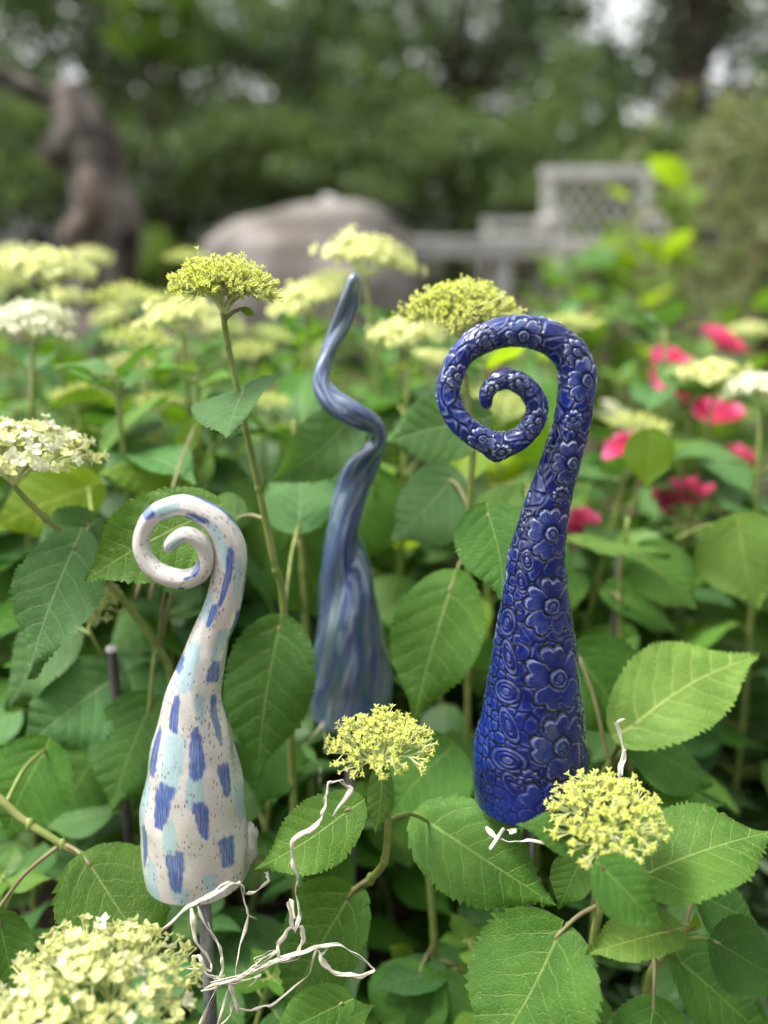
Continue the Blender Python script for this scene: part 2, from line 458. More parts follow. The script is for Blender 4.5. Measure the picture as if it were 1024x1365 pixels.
def leaf_frame(B, T, roll, camw=0.8):
    y = (T - B).normalized()
    to_cam = (Vector((0, 0, CAM_H)) - (B + T) / 2).normalized()
    n = (Vector((0, 0, 1)) * 0.55 + to_cam * camw).normalized()
    x = y.cross(n).normalized(); z = x.cross(y)
    m = Matrix((x, y, z)).transposed()
    return Matrix.Rotation(roll, 3, y) @ m

# ------------------------------------------------------------------ flower heads
def bud_shape(s, star):
    """tiny swollen bud with a four-pointed opening"""
    V = [(0, 0, -0.9), (0.55, 0, 0), (0, 0.55, 0), (-0.55, 0, 0), (0, -0.55, 0), (0, 0, 0.45)]
    T = [(0, 2, 1), (0, 3, 2), (0, 4, 3), (0, 1, 4), (5, 1, 2), (5, 2, 3), (5, 3, 4), (5, 4, 1)]
    if star:
        for k in range(4):
            a = math.pi / 4 + k * math.pi / 2
            c, sn = math.cos(a), math.sin(a); n = len(V)
            V += [(0.42 * c - 0.3 * sn, 0.42 * sn + 0.3 * c, 0.1), (0.42 * c + 0.3 * sn, 0.42 * sn - 0.3 * c, 0.1), (1.05 * c, 1.05 * sn, 0.75), (0.25 * c, 0.25 * sn, 0.45)]
            T += [(n, n + 1, n + 2), (n + 1, n + 3, n + 2), (n + 3, n, n + 2)]
    return np.array(V, float) * s, np.array(T)

def rot_to(d):
    return np.array(Vector(d).to_track_quat('Z', 'Y').to_matrix())

def corymb(Rd, hgt, clusters, per, seed, bud=0.0027, n1=9, under=0.5, star=True, spread=0.0075, irregular=0.045):
    """returns (pedicels Geo, buds Geo, tips): stem top at the origin, dome towards +Z"""
    r = np.random.default_rng(seed)
    ped, buds, tips = Geo(), Geo(), []
    i = np.arange(clusters)
    rho = np.sqrt((i + 0.5) / clusters); phi = i * 2.39996 + r.normal(0, 0.12, clusters)
    rho = rho * (1 + r.normal(0, irregular, clusters))
    tops = np.stack([Rd * rho * np.cos(phi), Rd * rho * np.sin(phi), hgt * (1 - under * rho ** 2.2) + r.normal(0, hgt * 0.045, clusters)], 1)
    anc = []
    for k in range(n1):
        a = k * 2.39996 * 1.0; q = 0.18 + 0.62 * math.sqrt((k + 0.5) / n1)
        anc.append((Rd * q * math.cos(a) * 0.62, Rd * q * math.sin(a) * 0.62, hgt * (0.52 - 0.15 * q)))
    anc = np.array(anc)
    for a in anc:
        tube(ped, [(0, 0, -0.004), tuple(a * np.array([0.45, 0.45, 0.5])), tuple(a)], [0.0016, 0.0013, 0.0011], 5, 5, cap=False)
    Vb, Tb = bud_shape(bud, star)
    for p in tops:
        d = np.linalg.norm((anc - p * np.array([0.62, 0.62, 0.5])), axis=1); a = anc[d.argmin()]
        node = a + (p - a) * 0.52 + r.normal(0, 0.001, 3)
        tube(ped, [tuple(a), tuple((a + node) / 2 + np.array([0, 0, -0.001])), tuple(node)], [0.0009, 0.0008, 0.0007], 4, 4, cap=False)
        out = p - np.array([0, 0, -0.3 * hgt]); out /= np.linalg.norm(out)
        for _ in range(per):
            q = p + r.normal(0, spread * 0.55, 3) * np.array([1, 1, 0.7]) + out * r.uniform(-0.002, 0.0025)
            dirn = q - node; ln = np.linalg.norm(dirn); dirn = dirn / (ln + 1e-9)
            tube(ped, [tuple(node), tuple(q)], [0.00055, 0.0005], 3, cap=False, smooth_path=False)
            m = rot_to(dirn + out * 0.6) * r.uniform(0.75, 1.2)
            buds.add(Vb @ m.T + q, T=Tb); tips.append((q, dirn + out * 0.8))
    return ped, buds, tips

def floret_mesh(s, seed, mat):
    r = np.random.default_rng(seed); g = Geo()
    for k in range(4):
        a = k * math.pi / 2 + r.normal(0, 0.12); sc = s * r.uniform(0.85, 1.12)
        t = np.linspace(0, 1, 5)[:, None]; u = np.linspace(-1, 1, 5)[None]
        w = np.sin(np.pi * np.clip(t * 0.86 + 0.10, 0, 1)) ** 0.8
        X = t * 1.0 * sc + 0 * u; Yy = u * w * 0.46 * sc; Z = sc * (0.22 * t ** 2 - 0.12 * u * u * w + 0.30 * t * r.uniform(0.2, 1.0))
        V = np.stack([X * math.cos(a) - Yy * math.sin(a), X * math.sin(a) + Yy * math.cos(a), Z + 0 * u], -1).reshape(-1, 3)
        g.add(V, grid_quads(5, 5, False))
    V, T = bud_shape(s * 0.2, False); g.add(V + np.array([0, 0, s * 0.12]), T=T)
    return g.mesh('floret', mat)

def floret_geo(s, tips, every, seed):
    """many small four-petalled florets merged: too small to pick apart"""
    r = np.random.default_rng(seed); g = Geo()
    V0 = []; T0 = []
    for k in range(4):
        a = k * math.pi / 2; c, sn = math.cos(a), math.sin(a); n = len(V0)
        for (x, y, z) in ((0.05, 0, 0), (0.6, 0.42, 0.16), (0.6, -0.42, 0.16), (1.0, 0.2, 0.28), (1.0, -0.2, 0.28)):
            V0.append((x * c - y * sn, x * sn + y * c, z))
        T0 += [(n, n + 2, n + 1), (n + 1, n + 2, n + 3), (n + 2, n + 4, n + 3)]
    V0 = np.array(V0) * s
    for j, (q, d) in enumerate(tips):
        if r.uniform() > every: continue
        m = rot_to(np.array(d) + r.normal(0, 0.35, 3)) * r.uniform(0.7, 1.2)
        g.add(V0 @ m.T + q + np.array(d) * s * 0.3, T=np.array(T0))
    return g

# shared heads for the blurred plants behind
HEADS = []
for sd_, (rd, hg, cl, kind) in enumerate([(0.056, 0.036, 60, 'bud'), (0.050, 0.040, 52, 'bud'), (0.060, 0.034, 60, 'cream'), (0.058, 0.042, 60, 'cream_white'), (0.045, 0.030, 44, 'bud'), (0.055, 0.04, 55, 'cream')]):
    ped, buds, tips = corymb(rd, hg, cl, 4, 40 + sd_, bud=0.0034, star=False, spread=0.010)
    if kind == 'bud':
        HEADS.append((ped.mesh('pedicels', M['pedicel']), buds.mesh('buds', M['bud'], False), kind))
    else:
        fg = floret_geo(0.0075, tips, 0.85, sd_)
        HEADS.append((ped.mesh('pedicels', M['pedicel']), fg.mesh('florets', M[kind], False), kind))

def place_head(root, hi, pos, tilt, scale):
    """a shared head under root; pos and tilt in root space"""
    h = bpy.data.objects.new('flower_head', HEADS[hi][0]); col.objects.link(h); h.parent = root
    h.matrix_basis = Matrix.Translation(pos) @ Matrix.Rotation(tilt[0], 4, 'X') @ Matrix.Rotation(tilt[1], 4, 'Y') @ Matrix.Rotation(tilt[2], 4, 'Z') @ Matrix.Scale(scale, 4)
    b = put('buds' if HEADS[hi][2] == 'bud' else 'florets', HEADS[hi][1], h); b['kind'] = 'stuff'
    return h

# ------------------------------------------------------------------ the three ceramic sculptures
def sweep_path(px, Y, n):
    """rows (x, y, radius_px, dY) -> even samples of centre and radius in metres, plus the pixel track"""
    rows = []
    for (x, y, r, dY) in px:
        p = P(x, y, Y + dY); rows.append((*p, r * mpp(y, Y + dY), x, y, r))
    q, s = spline(rows, n)
    return q[:, :3], q[:, 3], q[:, 4:7], s

def swept(C, r, nt, relief=None, section=None, ref=(0, -1, 0), tone=None, luv=None, end_round=10, base_round=8):
    n = len(C)
    rr = r.copy()
    for k in range(end_round):                               # rounded tip
        rr[n - 1 - k] *= math.sqrt(max(1 - ((end_round - k) / (end_round + 0.35)) ** 2, 0.0))
    for k in range(base_round):                              # softened foot
        rr[k] *= 1 - 0.10 * (1 - k / base_round) ** 2
    T, N, B = frames(C, ref)
    th = np.linspace(-math.pi, math.pi, nt, endpoint=False)[None]
    rad = rr[:, None] * (np.ones((1, nt)) if section is None else section)
    if relief is not None: rad = rad + relief
    # theta = 0 faces the ref direction (the front of the piece)
    V = C[:, None] + rad[..., None] * (np.sin(th)[..., None] * -N[:, None] + np.cos(th)[..., None] * B[:, None])
    V = np.vstack([V.reshape(-1, 3), C[0], C[-1] + T[-1] * 0.0006])
    Tn = []
    for k in range(nt):
        Tn.append((n * nt, k, (k + 1) % nt)); Tn.append((n * nt + 1, (n - 1) * nt + (k + 1) % nt, (n - 1) * nt + k))
    Q = grid_quads(n, nt, True)[:, ::-1]
    A = None if luv is None else np.vstack([luv.reshape(-1, 3), np.zeros((2, 3))])
    Cc = None if tone is None else np.vstack([tone.reshape(-1, 4), tone.reshape(-1, 4)[:1], tone.reshape(-1, 4)[-1:]])
    return Geo().add(V, Q, Tn, A, Cc)

def smooth(a, b, x):
    t = np.clip((x - a) / (b - a), 0, 1); return t * t * (3 - 2 * t)

def hash2(i, j, k):
    h = np.sin(i * 127.1 + j * 311.7 + k * 74.7) * 43758.5453
    return h - np.floor(h)

def cells(s, q, size, seed):
    """distance to the cell border of a jittered grid (pebble pattern), in metres"""
    a, b = s / size, q / size
    ia, ib = np.floor(a), np.floor(b)
    d1 = np.full(a.shape, 9.0); d2 = np.full(a.shape, 9.0)
    for di in (-1, 0, 1):
        for dj in (-1, 0, 1):
            pi = ia + di + 0.15 + 0.7 * hash2(ia + di, ib + dj, seed); pj = ib + dj + 0.15 + 0.7 * hash2(ia + di, ib + dj, seed + 5)
            d = np.hypot(a - pi, b - pj)
            lo = np.minimum(d, d1); d2 = np.minimum(np.maximum(d, d1), d2); d1 = lo
    return (d2 - d1) * size * 0.5

def locate(track, r_px, x, y):
    """pixel on the front of a piece -> (index along it, angle round it)"""
    yy, ang = y, 0.0
    for _ in range(4):
        d = np.hypot(track[:, 0] - x, track[:, 1] - yy) / np.maximum(track[:, 2], 8); i = int(d.argmin())
        i0, i1 = max(i - 2, 0), min(i + 2, len(track) - 1)
        t = track[i1, :2] - track[i0, :2]; t = t / (np.linalg.norm(t) + 1e-9)
        off = (x - track[i, 0]) * (-t[1]) + (yy - track[i, 1]) * t[0]
        ang = math.asin(max(-0.97, min(0.97, off / track[i, 2])))
        el = PITCH + math.atan((y - 682.5) / FPX)            # the front lies nearer, so lower in the picture, than the axis
        yy = y - track[i, 2] * math.sin(el) * math.cos(ang) * abs(t[1])
    return i, ang

# --- cobalt spiral with pressed flowers
BLUE_Y = 0.70
blue_px = [(707, 1066, 74, 0), (707.5, 1040, 77, 0), (708, 1000, 76, 0), (711, 945, 67, 0), (713, 857, 54.5, 0), (714, 780, 42, 0), (716, 740, 38, 0), (729, 678, 30.5, 0),
           (749, 609, 26, 0), (762, 567, 25, 0), (769.5, 511, 25, 0), (766, 484, 24.5, 0), (751, 463, 23.5, 0), (722, 446, 22, 0), (684, 441, 21, 0), (646, 451, 19.5, 0),
           (616, 473, 17, 0), (598.5, 513, 16.3, -.001), (603, 545, 16.3, -.003), (624, 573, 16.3, -.005), (663, 592, 17, -.007), (697, 581, 15.5, -.008), (716, 548, 15, -.009), (704, 519, 14.5, -.010),
           (677, 505, 14, -.010), (656, 514, 11.5, -.010), (648, 529, 9.5, -.010), (650.5, 545, 7, -.010)]
def make_blue():
    n, nt = 1250, 230
    C, r, tr, s = sweep_path(blue_px, BLUE_Y, n)
    th = np.linspace(-math.pi, math.pi, nt, endpoint=False)[None]
    S = s[:, None] + 0 * th
    Q = r[:, None] * th
    rel_size = smooth(0.0, 0.05, r)[:, None]
    peb = (smooth(-0.35, -0.75, th) * smooth(0.30, 0.20, s)[:, None])        # pebbles down one flank
    e1 = cells(S, Q + 10, 0.0085, 3); e2 = cells(S * 0.8, Q + 10 + 0.004 * np.sin(S * 160), 0.0135, 9)
    e = np.where(peb > 0.5, e1, e2)
    groove = (1 - smooth(0.0003, 0.0012, e)) * (0.55 + 0.45 * peb)
    h = -0.0008 * groove + 0.0005 * np.sin(S * 420 + 3 * np.sin(th * 6)) * (1 - peb) * 0.5
    dark = groove * 0.9
    light = (0.30 + 0.2 * np.sin(S * 230 + th * 5)) * smooth(0.0008, 0.0013, e) * (1 - smooth(0.0014, 0.0026, e))
    # eyes and leaves pressed down the sides
    def oval(i, a0, la, lb, ang):
        nonlocal h, dark, light
        dx = (th - a0 + math.pi) % (2 * math.pi) - math.pi
        x = dx * r[i]; y = S - s[i]
        if abs(ang) > 0: x, y = x * math.cos(ang) - y * math.sin(ang), x * math.sin(ang) + y * math.cos(ang)
        d = np.hypot(x / la, y / lb)
        m = d < 1.08
        g = np.maximum(np.exp(-((d - 1.0) / 0.075) ** 2), np.maximum(np.exp(-((d - 0.66) / 0.06) ** 2), np.exp(-((d - 0.34) / 0.07) ** 2)))
        h = np.where(m, -0.0009 * g + 0.0003 * (1 - d), h); dark = np.where(m, g * 0.85, dark)
        light = np.where(m, 0.6 * np.exp(-((d - 0.83) / 0.07) ** 2) + 0.5 * np.exp(-((d - 0.16) / 0.12) ** 2), light)
    for (x, y, la, lb, ang) in [(672, 822, 15, 19, 0), (669, 916, 20, 16, 0), (669, 1008, 24, 16, 0), (673, 870, 10, 25, -.5), (671, 962, 11, 26, -.6), (690, 775, 8, 16, -.3), (676, 1045, 10, 22, -.9), (698, 745, 8, 14, -.4)]:
        i, a = locate(tr, None, x, y); k = mpp(y, BLUE_Y)
        oval(i, a, la * k * 1.15, lb * k, ang)
        oval(i, math.pi - a * 0.4, la * k * 1.1, lb * k, -ang)
    # five-petalled flowers up the front, the back and round the coil
    fl = [(740, 995, 43, .3), (735, 904, 45, .1), (729, 809, 40, -.1), (731, 712, 36, .25), (759, 617, 30, .5), (778, 509, 29, 0), (696, 446, 27, .2), (610, 503, 21, .7), (717, 1078, 40, .9),
          (760, 560, 15, .2), (744, 660, 14, .5), (642, 585, 21, .1), (716, 562, 19, .4), (690, 509, 16, 1.), (668, 600, 13, 1.), (655, 518, 12, .3), (765, 470, 20, .5), (645, 450, 15, .2), (752, 765, 15, .4), (768, 855, 18, .9), (772, 950, 24, .6), (694, 1040, 16, .3), (700, 690, 12, .1)]
    allf = []
    for (x, y, R_, ro) in fl:
        i, a = locate(tr, None, x, y); k = mpp(y, BLUE_Y)
        allf.append((i, a, R_ * k * (1.06 if R_ > 24 else 1.0), ro))
    for i in range(60, n - 60, 95):
        allf.append((i, math.pi, min(0.024, r[i] * 1.0), i * .7)); allf.append((i + 40, -2.0, min(0.018, r[i] * .8), i * .3)); allf.append((i + 30, 2.0, min(0.018, r[i] * .8), i * .5))
    done = np.zeros_like(h)
    for (i, a0, Rf, ro) in allf:
        dx = (th - a0 + math.pi) % (2 * math.pi) - math.pi
        lo, hi = np.searchsorted(s, [s[i] - 1.2 * Rf, s[i] + 1.2 * Rf])
        sl = slice(lo, hi)
        x = dx * r[sl][:, None]; y = S[sl] - s[i]
        wx = Rf * 0.035 * np.sin(y / Rf * 4.1 + i) + Rf * 0.012 * np.sin(y / Rf * 11 + x / Rf * 7 + i * 2)
        wy = Rf * 0.035 * np.sin(x / Rf * 3.7 + i * 1.3) + Rf * 0.012 * np.sin(x / Rf * 12 - y / Rf * 6 + i)
        x, y = x + wx, y + wy
        rho = np.hypot(x, y); phi = np.arctan2(x, y) + ro
        pk = np.floor((phi + math.pi / 5) / (2 * math.pi / 5))
        rho = rho * (1 + 0.10 * (hash2(pk % 5, i, 3.3) - 0.5))
        al = (phi + math.pi / 5) % (2 * math.pi / 5) - math.pi / 5
        an = np.abs(al) / (math.pi / 5)
        Rp = Rf * (np.clip(1 - an ** 4.2, 0, 1) ** 0.42) * 0.96 - Rf * 0.13 * np.exp(-(al / 0.12) ** 2)
        Rp = np.maximum(Rp, 0.36 * Rf)
        gw = max(0.00085, Rf * 0.048)
        edge = Rp - rho
        inside = (rho < Rp + gw * 1.6) & (done[sl] < 0.5)
        gp = np.exp(-((edge + gw * 0.3) / (gw * 1.25)) ** 2)
        gs = np.exp(-((1 - an) * rho / (gw * 0.8)) ** 2) * (rho > 0.25 * Rf)
        gc = np.exp(-((rho - 0.29 * Rf) / (gw * 0.9)) ** 2)
        gc2 = np.exp(-((rho - 0.125 * Rf - 0.012 * Rf * phi) / (gw * 0.45)) ** 2) * 0.8
        g = np.maximum(np.maximum(gp, gs * 0.9), np.maximum(gc, gc2))
        ray = 0.5 + 0.5 * np.sin(al * 46)
        g = g * (0.84 + 0.16 * np.sin(x * 900 + y * 700 + i))
        hh = -0.0013 * g + 0.0007 * smooth(0, gw * 3, edge) * (rho > 0.3 * Rf) * (0.6 + 0.4 * smooth(gw * 6, 0, edge)) + 0.0009 * (rho < 0.25 * Rf)
        ll = 1.0 * np.exp(-((edge - gw * 1.7) / (gw * 0.65)) ** 2) * (rho > 0.42 * Rf) + 0.8 * np.exp(-((rho - 0.215 * Rf) / (gw * 0.65)) ** 2) + (0.06 + 0.17 * ray) * smooth(.3, .6, rho / Rf) + 0.35 * (rho < 0.1 * Rf)
        h[sl] = np.where(inside, hh, h[sl]); dark[sl] = np.where(inside, np.clip(g, 0, 1), dark[sl]); light[sl] = np.where(inside, np.clip(ll, 0, 1), light[sl])
        done[sl] = np.where(inside, 1, done[sl])
    # the small dimpled bump under the coil
    i, a = locate(tr, None, 663, 606)
    ib = i
    dxb = (th - math.copysign(1.55, a) + math.pi) % (2 * math.pi) - math.pi
    bump = np.exp(-((S - s[ib]) / 0.006) ** 2 - (dxb * r[ib] / 0.006) ** 2)
    h = h + 0.0045 * bump; dark = np.clip(dark + bump * 0.6, 0, 1)
    fade = smooth(0.02, 0.055, s)[:, None]                       # the foot is smoother, thick with glaze
    h = h * (0.3 + 0.6 * fade)
    lw = (0.28 + 0.95 * smooth(0.12, 0.45, s))[:, None]
    light = np.clip(light * lw * (0.5 + 0.5 * fade), 0, 1); dark = dark * (0.45 + 0.55 * fade)
    tint = smooth(0.55, 1.25, th) * smooth(2.6, 1.6, th) * (1 - smooth(0.10, 0.30, s))[:, None] * 0.75
    tone = np.stack([np.clip(dark, 0, 1), light, tint, np.ones_like(h)], -1)
    root = empty('spiral_sculpture', (C[0][0], C[0][1], ground_z(C[0][0], C[0][1])))
    tag(root, 'cobalt blue ceramic spiral sculpture pressed with flowers, on a metal stake', 'sculpture', 'curled ceramic garden sculptures')
    swept(C, r, nt, h, tone=tone).build('body', M['blue'], root)
    g = Geo(); b = C[0]; tube(g, [(b[0], b[1], b[2] + 0.06), (b[0], b[1], root.location.z - 0.02)], 0.005, 12, smooth_path=False)
    g.build('stake', M['steel'], root)
make_blue()

# --- speckled white spiral with brushed blue strokes
WHITE_Y = 0.665
white_px = [(264, 1166, 69, 0), (262, 1140, 71, 0), (260, 1110, 71, 0), (258.5, 1058, 67.5, 0), (258, 992, 54, 0), (259, 926, 37, 0), (277, 860, 26.5, 0), (294, 816, 24.5, 0), (304.5, 772, 23, 0), (306, 732, 22, 0),
            (293, 702, 20, 0), (272, 684, 17.5, 0), (243, 674, 15.3, 0), (207, 685, 13, 0), (190, 712, 11.5, 0), (191, 738, 12, -.001), (209, 761, 13.3, -.003), (242, 772, 14, -.006), (267, 763, 12.5, -.008),
            (275, 742, 10.5, -.009), (267, 722, 11, -.010), (249, 713, 11.2, -.010), (232, 721, 9.8, -.010), (222, 735, 7.5, -.010)]
def make_white():
    n, nt = 900, 190
    C, r, tr, s = sweep_path(white_px, WHITE_Y, n)
    th = np.linspace(-math.pi, math.pi, nt, endpoint=False)[None]
    S = s[:, None] + 0 * th
    Z = lambda X, Yv: (150 + X / 2.273, 640 + Yv / 2.273)
    nz = sum(np.sin(S * f1 + th * f2 + p) for f1, f2, p in ((310, 9, 1), (570, -14, 2), (190, 23, 3), (900, 5, 4))) / 4
    def strokes(lst):
        m = np.zeros_like(S)
        for (X, Yv, ln, wd, slant) in lst:
            x, y = Z(X, Yv); i, a = locate(tr, None, x, y); k = mpp(y, WHITE_Y) / 2.273
            back = [(i, a)]
            for (ii, aa) in back:
                dx = ((th - aa + math.pi) % (2 * math.pi) - math.pi) * r[:, None]; dy = S - s[ii]
                cz = max(math.cos(aa), 0.35) / 0.92
                dx = dx + slant * dy
                taper = 1 + 0.25 * np.clip(dy / (ln * k * 0.5), -1, 1) * (1 if (ii % 2) else -1)
                dy = dy + 0.0007 * (np.sin(th * 71 + ii) + np.sin(th * 43 + ii * 2.3)) * np.clip(r[:, None] / 0.03, 0.2, 1)   # ragged bristle ends
                q = (np.abs(dx) / (wd * k * 0.5 / cz * taper)) ** 3 + (np.abs(dy) / (ln * k * 0.52)) ** 4
                m = np.maximum(m, 1 - smooth(0.50, 1.30, q + 0.42 * nz))
        return m
    dark = strokes([(112, 95, 34, 40, 0), (262, 112, 80, 26, .3), (356, 300, 190, 24, -.1), (310, 412, 80, 24, 0), (214, 545, 52, 24, 0), (370, 450, 120, 14, 0), (318, 575, 70, 36, .1), (322, 700, 160, 18, 0), (205, 705, 100, 30, .1),
                    (145, 805, 140, 30, .1), (277, 825, 145, 46, 0), (355, 882, 100, 28, 0), (180, 985, 135, 58, -.1), (300, 1022, 110, 40, .15), (118, 1110, 125, 22, 0), (367, 1115, 105, 40, 0), (224, 1185, 130, 56, 0), (99, 1215, 90, 16, 0),
                    (262, 265, 70, 16, .2), (238, 290, 30, 10, 0), (215, 325, 16, 18, 0)])
    lite = strokes([(168, 78, 80, 60, 0), (335, 185, 170, 32, 0), (288, 380, 100, 38, 0), (240, 560, 160, 62, .1), (332, 500, 110, 34, 0), (280, 690, 100, 30, .1), (205, 868, 190, 72, 0), (276, 935, 110, 55, 0), (115, 960, 160, 30, 0),
                    (206, 1080, 110, 46, 0), (150, 1222, 140, 46, 0), (325, 1222, 80, 42, 0), (238, 1252, 60, 62, 0), (195, 195, 80, 30, 0), (385, 300, 130, 20, 0), (395, 950, 120, 20, 0)])
    r2 = np.random.default_rng(5)
    for kk in range(46):                                         # strokes round the back
        i = int(r2.uniform(20, 640)); a = r2.uniform(1.7, 4.6); k = 0.5 if kk % 2 else 1
        dx = ((th - a + math.pi) % (2 * math.pi) - math.pi) * r[:, None]; dy = S - s[i]
        q = (np.abs(dx) / 0.006) ** 3 + (np.abs(dy) / 0.018) ** 4
        m = 1 - smooth(0.75, 1.15, q + 0.28 * nz)
        if kk % 2: dark = np.maximum(dark, m)
        else: lite = np.maximum(lite, m)
    h = 0.0011 * np.sin(S * 95 + 2.5 * np.sin(th * 2)) * np.sin(th * 3 + S * 30) * smooth(0, .03, r)[:, None]
    luv = np.stack([th * r[:, None], S, 0 * S], -1)
    tone = np.stack([dark, lite, 0 * S, np.ones_like(S)], -1)
    root = empty('spiral_sculpture', (C[0][0], C[0][1], ground_z(*C[0][:2])))
    tag(root, 'white speckled ceramic spiral sculpture with blue and aqua brush strokes', 'sculpture', 'curled ceramic garden sculptures')
    swept(C, r, nt, h, tone=tone, luv=luv).build('body', M['white'], root)
    # rough clay button on the right flank
    c = P(333, 1124, WHITE_Y + 0.012); g = Geo()
    a = np.linspace(0, math.pi, 17)[:, None]; b = np.linspace(0, 2 * math.pi, 28, endpoint=False)[None]
    rr = 1 + 0.14 * np.sin(a * 9 + b * 2) * np.sin(b * 5 + a * 3) + 0.10 * np.sin(a * 17 - b * 4)
    V = np.stack([0.0068 * rr * np.sin(a) * np.cos(b), 0.013 * rr * np.sin(a) * np.sin(b), 0.0175 * rr * np.cos(a) + 0 * b], -1).reshape(-1, 3) + np.array(c)
    g.add(V, grid_quads(17, 28, True)[:, ::-1], A=np.ones((len(V), 3)) * 0.37)
    tag(g.build('button', M['white'], root), 'rough white clay button on the side')
    g = Geo(); b = C[0]; tube(g, [(b[0] + .004, b[1], b[2] + 0.05), (b[0] + .004, b[1], root.location.z - 0.02)], 0.0055, 12, smooth_path=False)
    g.build('stake', M['steel'], root)
make_white()

# --- corkscrew twist in streaked slate blue
TW_Y = 0.90
tw_px = [(466, 957, 52, 0), (466.5, 930, 54, 0), (469, 896, 53, 0), (468.5, 871, 50.5, 0), (465, 823, 43, 0), (461.5, 775, 34, 0), (457, 726, 26, 0), (461, 680, 22.5, 0), (471, 650, 19.5, -.004), (484, 624, 18.5, -.010), (497, 600, 17, -.016),
         (504, 582, 15, -.024), (496, 566, 14.5, -.034), (470, 553, 14.5, -.040), (447, 538, 14, -.036), (433, 518, 13, -.026), (430.5, 498, 12.5, -.016), (436, 475, 11.5, -.008), (447, 450, 10.8, -.006), (458, 425, 10.8, -.008), (467, 397, 11.2, -.012), (472, 372, 9.5, -.014), (473.5, 364, 8, -.014)]
def make_twist():
    n, nt = 620, 120
    C, r, tr, s = sweep_path(tw_px, TW_Y, n)
    th = np.linspace(-math.pi, math.pi, nt, endpoint=False)[None]
    turn = (s / s[-1] * 17.0)[:, None]
    up = smooth(0.10, 0.30, s)[:, None]
    sec = 1 + (0.035 + 0.19 * up) * np.cos(2 * (th - turn * 0.9)) + (0.022 + 0.06 * up) * np.cos(3 * (th - turn)) + 0.012 * up * np.cos(5 * (th - turn) + 1)
    luv = np.stack([(th - turn * 0.20) * 0.03, s[:, None] + 0 * th, 0 * th + 0 * s[:, None]], -1)
    root = empty('twisted_sculpture', (C[0][0], C[0][1], ground_z(*C[0][:2])))
    tag(root, 'slate blue streaked ceramic corkscrew sculpture with a pointed tip', 'sculpture', 'curled ceramic garden sculptures')
    swept(C, r, nt, section=sec, luv=luv).build('body', M['twist'], root)
    g = Geo(); b = C[0]; tube(g, [(b[0], b[1], b[2] + 0.05), (b[0], b[1], root.location.z - 0.02)], 0.005, 12, smooth_path=False)
    g.build('stake', M['steel'], root)
make_twist()

# ------------------------------------------------------------------ hydrangea stems close to the camera
UID = [100]
def fg_shoot(label, stem, leaves=(), heads=(), group='hydrangea stems among the sculptures', r0=0.0032, mat='stem', cat='hydrangea', down=True, bracts=()):
    pts = [P(*q[:3]) for q in stem]
    end = pts[-1]
    gz = ground_z(end.x, end.y)
    base = Vector((end.x, end.y, gz)) if down is True else Vector((down[0], down[1], ground_z(*down)))
    full = pts + [(end * 0.45 + base * 0.55) + Vector((0.004, 0.004, 0)), base + Vector((0, 0, -0.02))]
    root = empty('hydrangea_stem', base)
    tag(root, label, cat, group)
    g = Geo()
    rad = np.linspace(r0 * 0.8, r0 * 1.35, len(full))
    tube(g, full, rad, 8, len(full) * 8)
    for k in range(1, len(pts) - 0):                            # swollen nodes
        c = np.array(pts[k]); a = np.linspace(0, math.pi, 6)[:, None]; b = np.linspace(0, 2 * math.pi, 8, endpoint=False)[None]
        rr = rad[k] * 1.18
        g.add(np.stack([rr * np.sin(a) * np.cos(b), rr * np.sin(a) * np.sin(b), 1.6 * rr * np.cos(a) + 0 * b], -1).reshape(-1, 3) + c, grid_quads(6, 8, True))
    g.build('stem', M[mat], root)
    path = spline([tuple(p) for p in full], 120)[0]
    inv = Matrix.Translation(-base)
    for lf in leaves:
        (bx, by, tx, ty, w, Y, dY, roll, arch, fold, mt) = lf[:11]
        att = lf[11] if len(lf) > 11 else None
        B, Tp = P(bx, by, Y), P(tx, ty, Y + dY)
        L = (Tp - B).length
        W = w * mpp((by + ty) / 2, Y + dY / 2)
        UID[0] += 1
        big = W > 0.02
        lr = np.random.default_rng(UID[0])
        geo = leaf_geo(L, W, 104 if big else 40, 19 if big else 9, int(lr.integers(22, 30)), 0.060, arch + lr.normal(0, 0.025), fold + lr.normal(0, 0.06), lr.uniform(0.022, 0.055), lr.uniform(0.009, 0.016), lr.uniform(0.10, 0.18), seed=UID[0], curl=lr.uniform(-0.03, 0.06))
        m = leaf_frame(B, Tp, R(roll)).to_4x4(); m.translation = B
        put('leaf', geo.mesh('leaf', M[mt]), root, inv @ m)
        if att is None:
            d = np.linalg.norm(path - np.array(B + Vector((0, 0, -0.012))), axis=1); S = Vector(path[d.argmin()])
        else:
            S = P(*att)
        if (S - B).length > 0.004:
            midp = (S + B) / 2 + Vector((0, 0, 0.10 * (S - B).length))
            gp = Geo(); inner = B + (Tp - B).normalized() * 0.004
            tube(gp, [S, midp, B, inner], [0.0021, 0.0017, 0.0015, 0.0008], 7, 14)
            gp.build('petiole', M['petiole'] if UID[0] % 3 else M['stem'], root)
    for hd in heads:
        hd(root, inv)
    return root

def fresh_head(x, y, Y, wpx, hratio, clusters, per, seed, tilt=(0, 0, 0), bmat='bud', bud=0.0027, under=0.5, n1=9, spread=0.0075):
    def f(root, inv):
        k = mpp(y, Y); Rd = wpx * k / 2
        ped, buds, tips = corymb(Rd * 0.93, Rd * hratio, clusters, per, seed, bud=bud, under=under, n1=n1, spread=spread)
        h = put('flower_head', ped.mesh('pedicels', M['pedicel']), root, inv @ Matrix.Translation(P(x, y, Y)) @ Matrix.Rotation(tilt[0], 4, 'X') @ Matrix.Rotation(tilt[1], 4, 'Y'))
        b = put('buds', buds.mesh('buds', M[bmat], False), h); b['kind'] = 'stuff'
    return f

